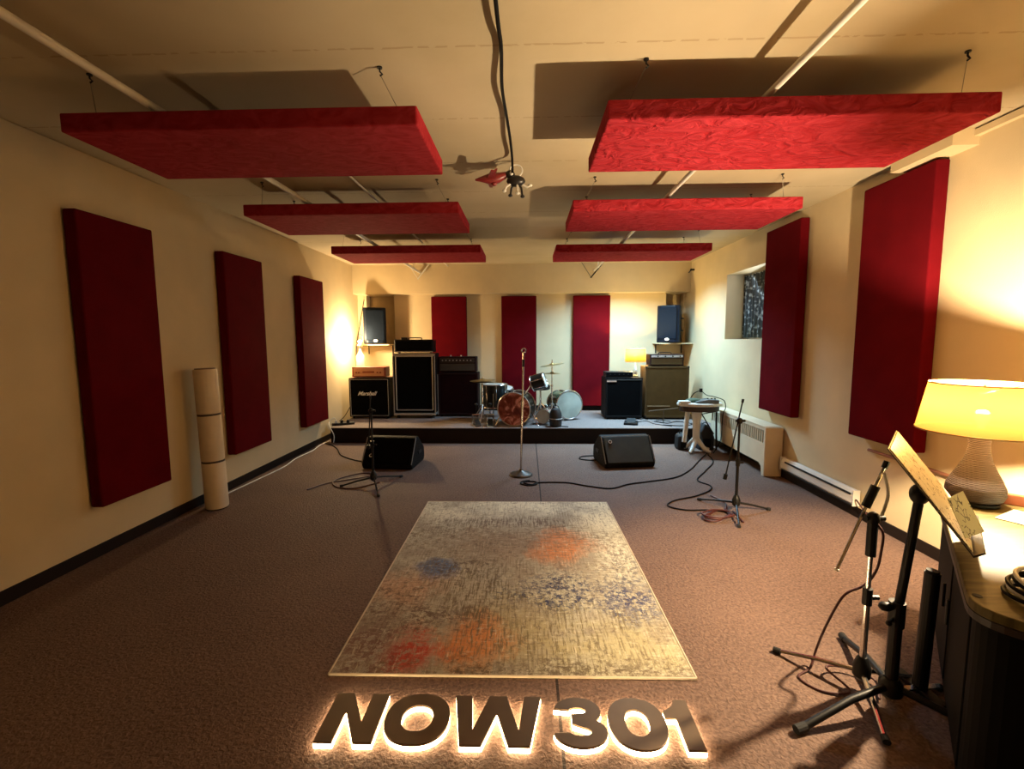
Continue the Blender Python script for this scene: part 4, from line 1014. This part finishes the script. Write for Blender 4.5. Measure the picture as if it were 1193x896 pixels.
MB().lathe([(.012, .7195), (.012, .7215)], (q.x, q.y, 0), 16).build('cable_hole', rubber_m, dsk)
# things on the desk
def sheet_mat(name, base_, ink, sc=26, rough=.6):
    m = bpy.data.materials.new(name); m.use_nodes = True; N, L = nt(m); b = N['Principled BSDF']
    tc = N.new('ShaderNodeTexCoord'); v = N.new('ShaderNodeTexVoronoi'); v.inputs['Scale'].default_value = sc; v.feature = 'DISTANCE_TO_EDGE'
    n = N.new('ShaderNodeTexNoise'); n.inputs['Scale'].default_value = sc*.6
    L.new(tc.outputs['Object'], v.inputs['Vector']); L.new(tc.outputs['Object'], n.inputs['Vector'])
    lt = N.new('ShaderNodeMath'); lt.operation = 'LESS_THAN'; lt.inputs[1].default_value = .05; L.new(v.outputs[0], lt.inputs[0])
    gt = N.new('ShaderNodeMath'); gt.operation = 'GREATER_THAN'; gt.inputs[1].default_value = .5; L.new(n.outputs[0], gt.inputs[0])
    mu = N.new('ShaderNodeMath'); mu.operation = 'MULTIPLY'; L.new(lt.outputs[0], mu.inputs[0]); L.new(gt.outputs[0], mu.inputs[1])
    mx = N.new('ShaderNodeMix'); mx.data_type = 'RGBA'; L.new(mu.outputs[0], mx.inputs[0]); mx.inputs[6].default_value = (*base_, 1); mx.inputs[7].default_value = (*ink, 1)
    L.new(mx.outputs[2], b.inputs['Base Color']); b.inputs['Roughness'].default_value = rough; return m
o = MB().cbox((0, 0, .002), (.20, .28, .003), rz=.5).build('paper_sheet', sheet_mat('pale_green_printed_paper', (.45, .55, .45), (.15, .2, .2)), loc=(2.17, 1.90, .721))
tag(o, 'pale green printed sheet lying on the desk right of the lamp base', 'paper')
o = thing('marker_pen', 'dark pen lying on the desk before the green sheet', 'pen', (1.98, 1.71, .728), radians(-60))
MB().cyl((-.06, 0, 0), (.05, 0, 0), .007, 10).build('pen_barrel', black_m, o); MB().cyl((.05, 0, 0), (.075, 0, 0), .008, 10).build('pen_cap', redtoy, o)
ct = thing('cable_coil', 'coiled black and white cable at the right edge of the desk', 'cable', (1.515, 1.335, .722))
for i, (m_, rr_, z) in enumerate(((cable_m, .075, .008), (whitecable_m, .07, .02), (cable_m, .078, .032), (cable_m, .07, .044), (whitecable_m, .074, .055))):
    MB().torus((.004*i, -.003*i, z), rr_, .006, 36, 8, Matrix.Rotation(.05*i, 3, 'X')).build('cable_turn', m_, ct, smooth=True)

# ------------------------------------------------------------------ music stand and papers
MC = Vector((1.505, 1.72, .945)); Wd = Vector((.657, .754, 0)); Ld = Vector((.19, -.163, -.34)).normalized(); Nd = Wd.cross(Ld).normalized()
if Nd.z < 0: Nd = -Nd
hub = Vector((1.462, 1.765, 0))
ms = thing('music_stand', 'black music stand with tilted desk facing the lamp in the right foreground', 'music stand', tuple(hub))
def plate(w_, l_, th, off, c=MC, cu=0, cv=0):
    o_ = c-hub+Nd*off+Wd*cu+Ld*cv
    return MB().add([o_+Wd*x*w_/2+Ld*y*l_/2+Nd*z*th for z in (0, 1) for y in (-1, 1) for x in (-1, 1)], [(0,2,3,1), (4,5,7,6), (0,1,5,4), (2,6,7,3), (0,4,6,2), (1,3,7,5)])
plate(.43, .40, .004, 0).build('desk_plate', blackmetal, ms, bevel=.001)
plate(.43, .006, .035, .0, cv=.20).build('lip', blackmetal, ms)
J = MC-hub-Nd*.03
MB().tube([tuple(MC-hub-Nd*.002), tuple(J)], .03, 14).ball(tuple(J+Vector((0, 0, -.02))), .034, .03, .04).build('tilt_joint', blackmetal, ms, smooth=True)
top_ = Vector((J.x, J.y, J.z-.03))
MB().tube([(0, 0, .10), (0, 0, .40)], .022, 16).build('lower_tube', blackmetal, ms)
MB().tube([(0, 0, .38), tuple(top_*.98), tuple(top_)], .016, 14).build('upper_tube', blackmetal, ms)
MB().cyl((0, 0, .36), (0, 0, .46), .028, 16).build('height_collar', blackmetal, ms)
MB().cyl((0, 0, .43), (-.05, -.02, .45), .008, 8).ball((-.065, -.026, .455), .026, .02, .018).build('height_knob', black_m, ms, smooth=True)
MB().cyl((.0, 0, .40), (-.04, -.02, .385), .006, 8).ball((-.045, -.022, .383), .011).build('lock_screw', black_m, ms)
MB().lathe([(.022, .06), (.04, .075), (.04, .12), (.025, .14)], n=18).build('leg_hub', blackmetal, ms, smooth=True)
for ang in (196, 316, 76):
    a = radians(ang); p = Vector((cos(a), sin(a), 0))
    l_ = MB().tube([tuple(p*.02+Vector((0, 0, .105))), tuple(p*.2+Vector((0, 0, .085))), tuple(p*.43+Vector((0, 0, .018)))], .014, 12).build('leg', blackmetal, ms, smooth=True)
    MB().tube([tuple(p*.415+Vector((0, 0, .02))), tuple(p*.46+Vector((0, 0, .016)))], .017, 12).build('rubber_foot', rubber_m, l_)
# papers on the music stand
def on_stand(w_, l_, off, cu, cv, name, m_, label):
    o_ = plate(w_, l_, .002, off, cu=cu, cv=cv).build(name, m_); o_.location = hub; return tag(o_, label, 'paper')
on_stand(.40, .385, .0055, .0, -.002, 'sheet_music', sheet_mat('cream_sheet_music', (.93, .90, .72), (.30, .27, .16), 34, .32), 'large cream sheet covering the tilted desk of the music stand')
LQ = [Vector((0, 0, 1.5))*.05+Vector(p)*.95+Nd*.04 for p in [(1.504, 1.69, 0.89), (1.64, 1.78, 0.888), (1.674, 1.72, 0.753), (1.523, 1.63, 0.766)]]
nq = (LQ[1]-LQ[0]).cross(LQ[3]-LQ[0]).normalized()*.002
o = MB().add(LQ+[p+nq for p in LQ], [(0,1,2,3), (7,6,5,4), (0,4,5,1), (1,5,6,2), (2,6,7,3), (3,7,4,0)]).build('leaflet', sheet_mat('black_and_white_print', (.72, .78, .58), (.04, .07, .06), 40))
tag(o, 'small leaflet with dark drawings propped at the lower end of the music stand', 'paper')
# short thick black post on a low foot, between music stand and desk
t = thing('instrument_stand', 'short thick black upright post behind the music stand beside the desk', 'stand', (1.665, 1.865, 0))
MB().cyl((0, 0, .03), (.012, 0, .53), .027, 18).build('post', black_m, t)
MB().cyl((.012, 0, .53), (.0125, 0, .54), .022, 18).build('post_cap', rubber_m, t)
MB().cbox((-.03, -.01, .018), (.26, .03, .02), rz=.1).build('foot_bar', chrome_m, t, bevel=.004)
MB().cbox((0, 0, .016), (.05, .22, .018), rz=.1).build('cross_bar', black_m, t, bevel=.004)

# ------------------------------------------------------------------ cables on the floor
def floor_cable(pts, r, m_, label, name='floor_cable', z=None):
    P = [(p[0], p[1], (z or r)+(p[2] if len(p) > 2 else 0)) for p in pts]
    return tag(MB().tube(spline(P, 8), r, 8).build(name, m_, smooth=True), label, 'cable')
floor_cable([(.03, 4.74), (-.05, 4.70), (-.06, 4.62), (.02, 4.57), (.10, 4.61), (.09, 4.69), (.0, 4.70), (-.03, 4.65), (.05, 4.60), (.13, 4.665), (.41, 4.67), (.62, 4.56), (.84, 4.49), (1.05, 4.63), (1.3, 4.73), (1.60, 4.87), (1.85, 5.15), (2.1, 5.55), (2.34, 5.92)], .007, cable_m, 'long black cable from the centre stand base across the carpet to the stool')
floor_cable([(2.33, 5.86), (2.25, 5.5), (2.0, 5.1), (1.80, 4.78), (1.86, 4.6), (1.80, 4.45), (1.60, 4.28), (1.37, 4.16), (1.26, 4.02), (1.38, 3.92), (1.58, 3.92), (1.74, 3.88)], .007, cable_m, 'black cable wandering from the stool to the right tripod stand')
P = []
for i in range(44):
    a = 2*pi*i/14; r_ = .13+.03*sin(i*.9); P.append((1.60+r_*cos(a)*1.05+.03*sin(i*.37), 3.78+r_*sin(a)*.9+.03*cos(i*.5), .010*(i/14)))
floor_cable([(1.75, 4.3), (1.80, 4.1), (1.72, 3.9)]+P+[(1.76, 3.66)], .007, redcable_m, 'dark coiled cable on the carpet at the foot of the right tripod stand')
floor_cable([(-2.90, 4.0), (-2.93, 4.22), (-2.90, 4.7), (-2.87, 5.2), (-2.92, 5.6), (-2.9, 6.0), (-2.94, 6.3), (-2.93, 6.6)], .007, whitecable_m, 'white cable on the carpet along the left wall from the paper roll')
floor_cable([(-1.55, 4.65), (-1.75, 4.45), (-1.95, 4.5), (-2.05, 4.72), (-1.86, 4.97), (-1.70, 4.9), (-1.9, 4.75), (-2.1, 4.6), (-2.2, 4.4)], .006, redcable_m, 'dark loops of cable beside the left tripod stand')
floor_cable([(-1.90, 5.45), (-2.1, 5.5), (-2.4, 5.75), (-2.6, 6.1), (-2.8, 6.35), (-2.92, 6.43)], .007, cable_m, 'black cable from the left wedge monitor to the stage corner')
floor_cable([(.93, 5.60), (.80, 5.56), (.66, 5.62), (.70, 5.74), (.85, 5.78), (.93, 5.74)], .007, cable_m, 'short black cable loop at the left of the right wedge monitor')
floor_cable([(1.44, 1.87, .73), (1.48, 1.885, .68), (1.49, 1.9, .60), (1.50, 1.93, .5), (1.47, 1.95, .42), (1.40, 1.97, .36), (1.36, 2.0, .22), (1.33, 2.02, .08), (1.28, 1.98, .01), (1.20, 1.93), (1.25, 1.85), (1.36, 1.84, .01), (1.33, 1.95, .03), (1.42, 1.97, .02), (1.50, 1.9, .02), (1.45, 1.80, .01)], .005, redcable_m, 'dark red cable dropping beside the chrome stand to loops on the carpet')
floor_cable([(1.95, 7.0, ST), (2.1, 6.85, ST), (2.3, 7.0, ST), (2.45, 6.8, ST), (2.25, 6.65, ST), (2.0, 6.72, ST)], .006, cable_m, 'black cable snaking on the stage before the brown cabinet')
floor_cable([(1.62, 6.86, ST+.02), (1.72, 6.98, ST), (1.85, 7.03, ST), (1.9, 6.8, ST), (2.1, 6.62, ST)], .005, cable_m, 'thin black cable from the foot pedal on the stage')
# power strip and box in the left stage corner
t = thing('power_strip', 'small black power strip with plugs at the left corner of the stage', 'power strip', (-2.76, 6.72, ST), .5)
MB().box(-.16, .16, -.03, .03, 0, .035).build('strip_body', black_m, t, bevel=.006)
for x in (-.1, -.02, .07): MB().box(x-.02, x+.02, -.02, .02, .035, .075).build('plug', whitecable_m if x < -.05 else black_m, t, bevel=.005)
MB().tube(spline([(-.1, 0, .07), (-.13, -.02, .12), (-.2, -.05, .06), (-.2, -.2, .01), (-.16, -.24, -.1), (-.17, -.26, -.2)], 6), .006, 8).build('plug_cable', whitecable_m, t, smooth=True)
# low mic stand silhouette before the brown cabinet
t = thing('short_stand', 'short dark T-shaped stand on the stage before the brown cabinet', 'stand', (2.08, 6.98, ST))
MB().cyl((0, 0, .0), (0, 0, .19), .009, 10).build('post', mat('brown_metal', (.09, .05, .02), .5), t)
MB().cyl((-.22, 0, .17), (.22, 0, .215), .008, 8).build('bar', mat('brown_metal', (.09, .05, .02), .5), t)
for a in (.3, 2.4, 4.5): MB().tube([(0, 0, .03), (.12*cos(a), .12*sin(a), .008)], .006, 6).build('leg', black_m, t)
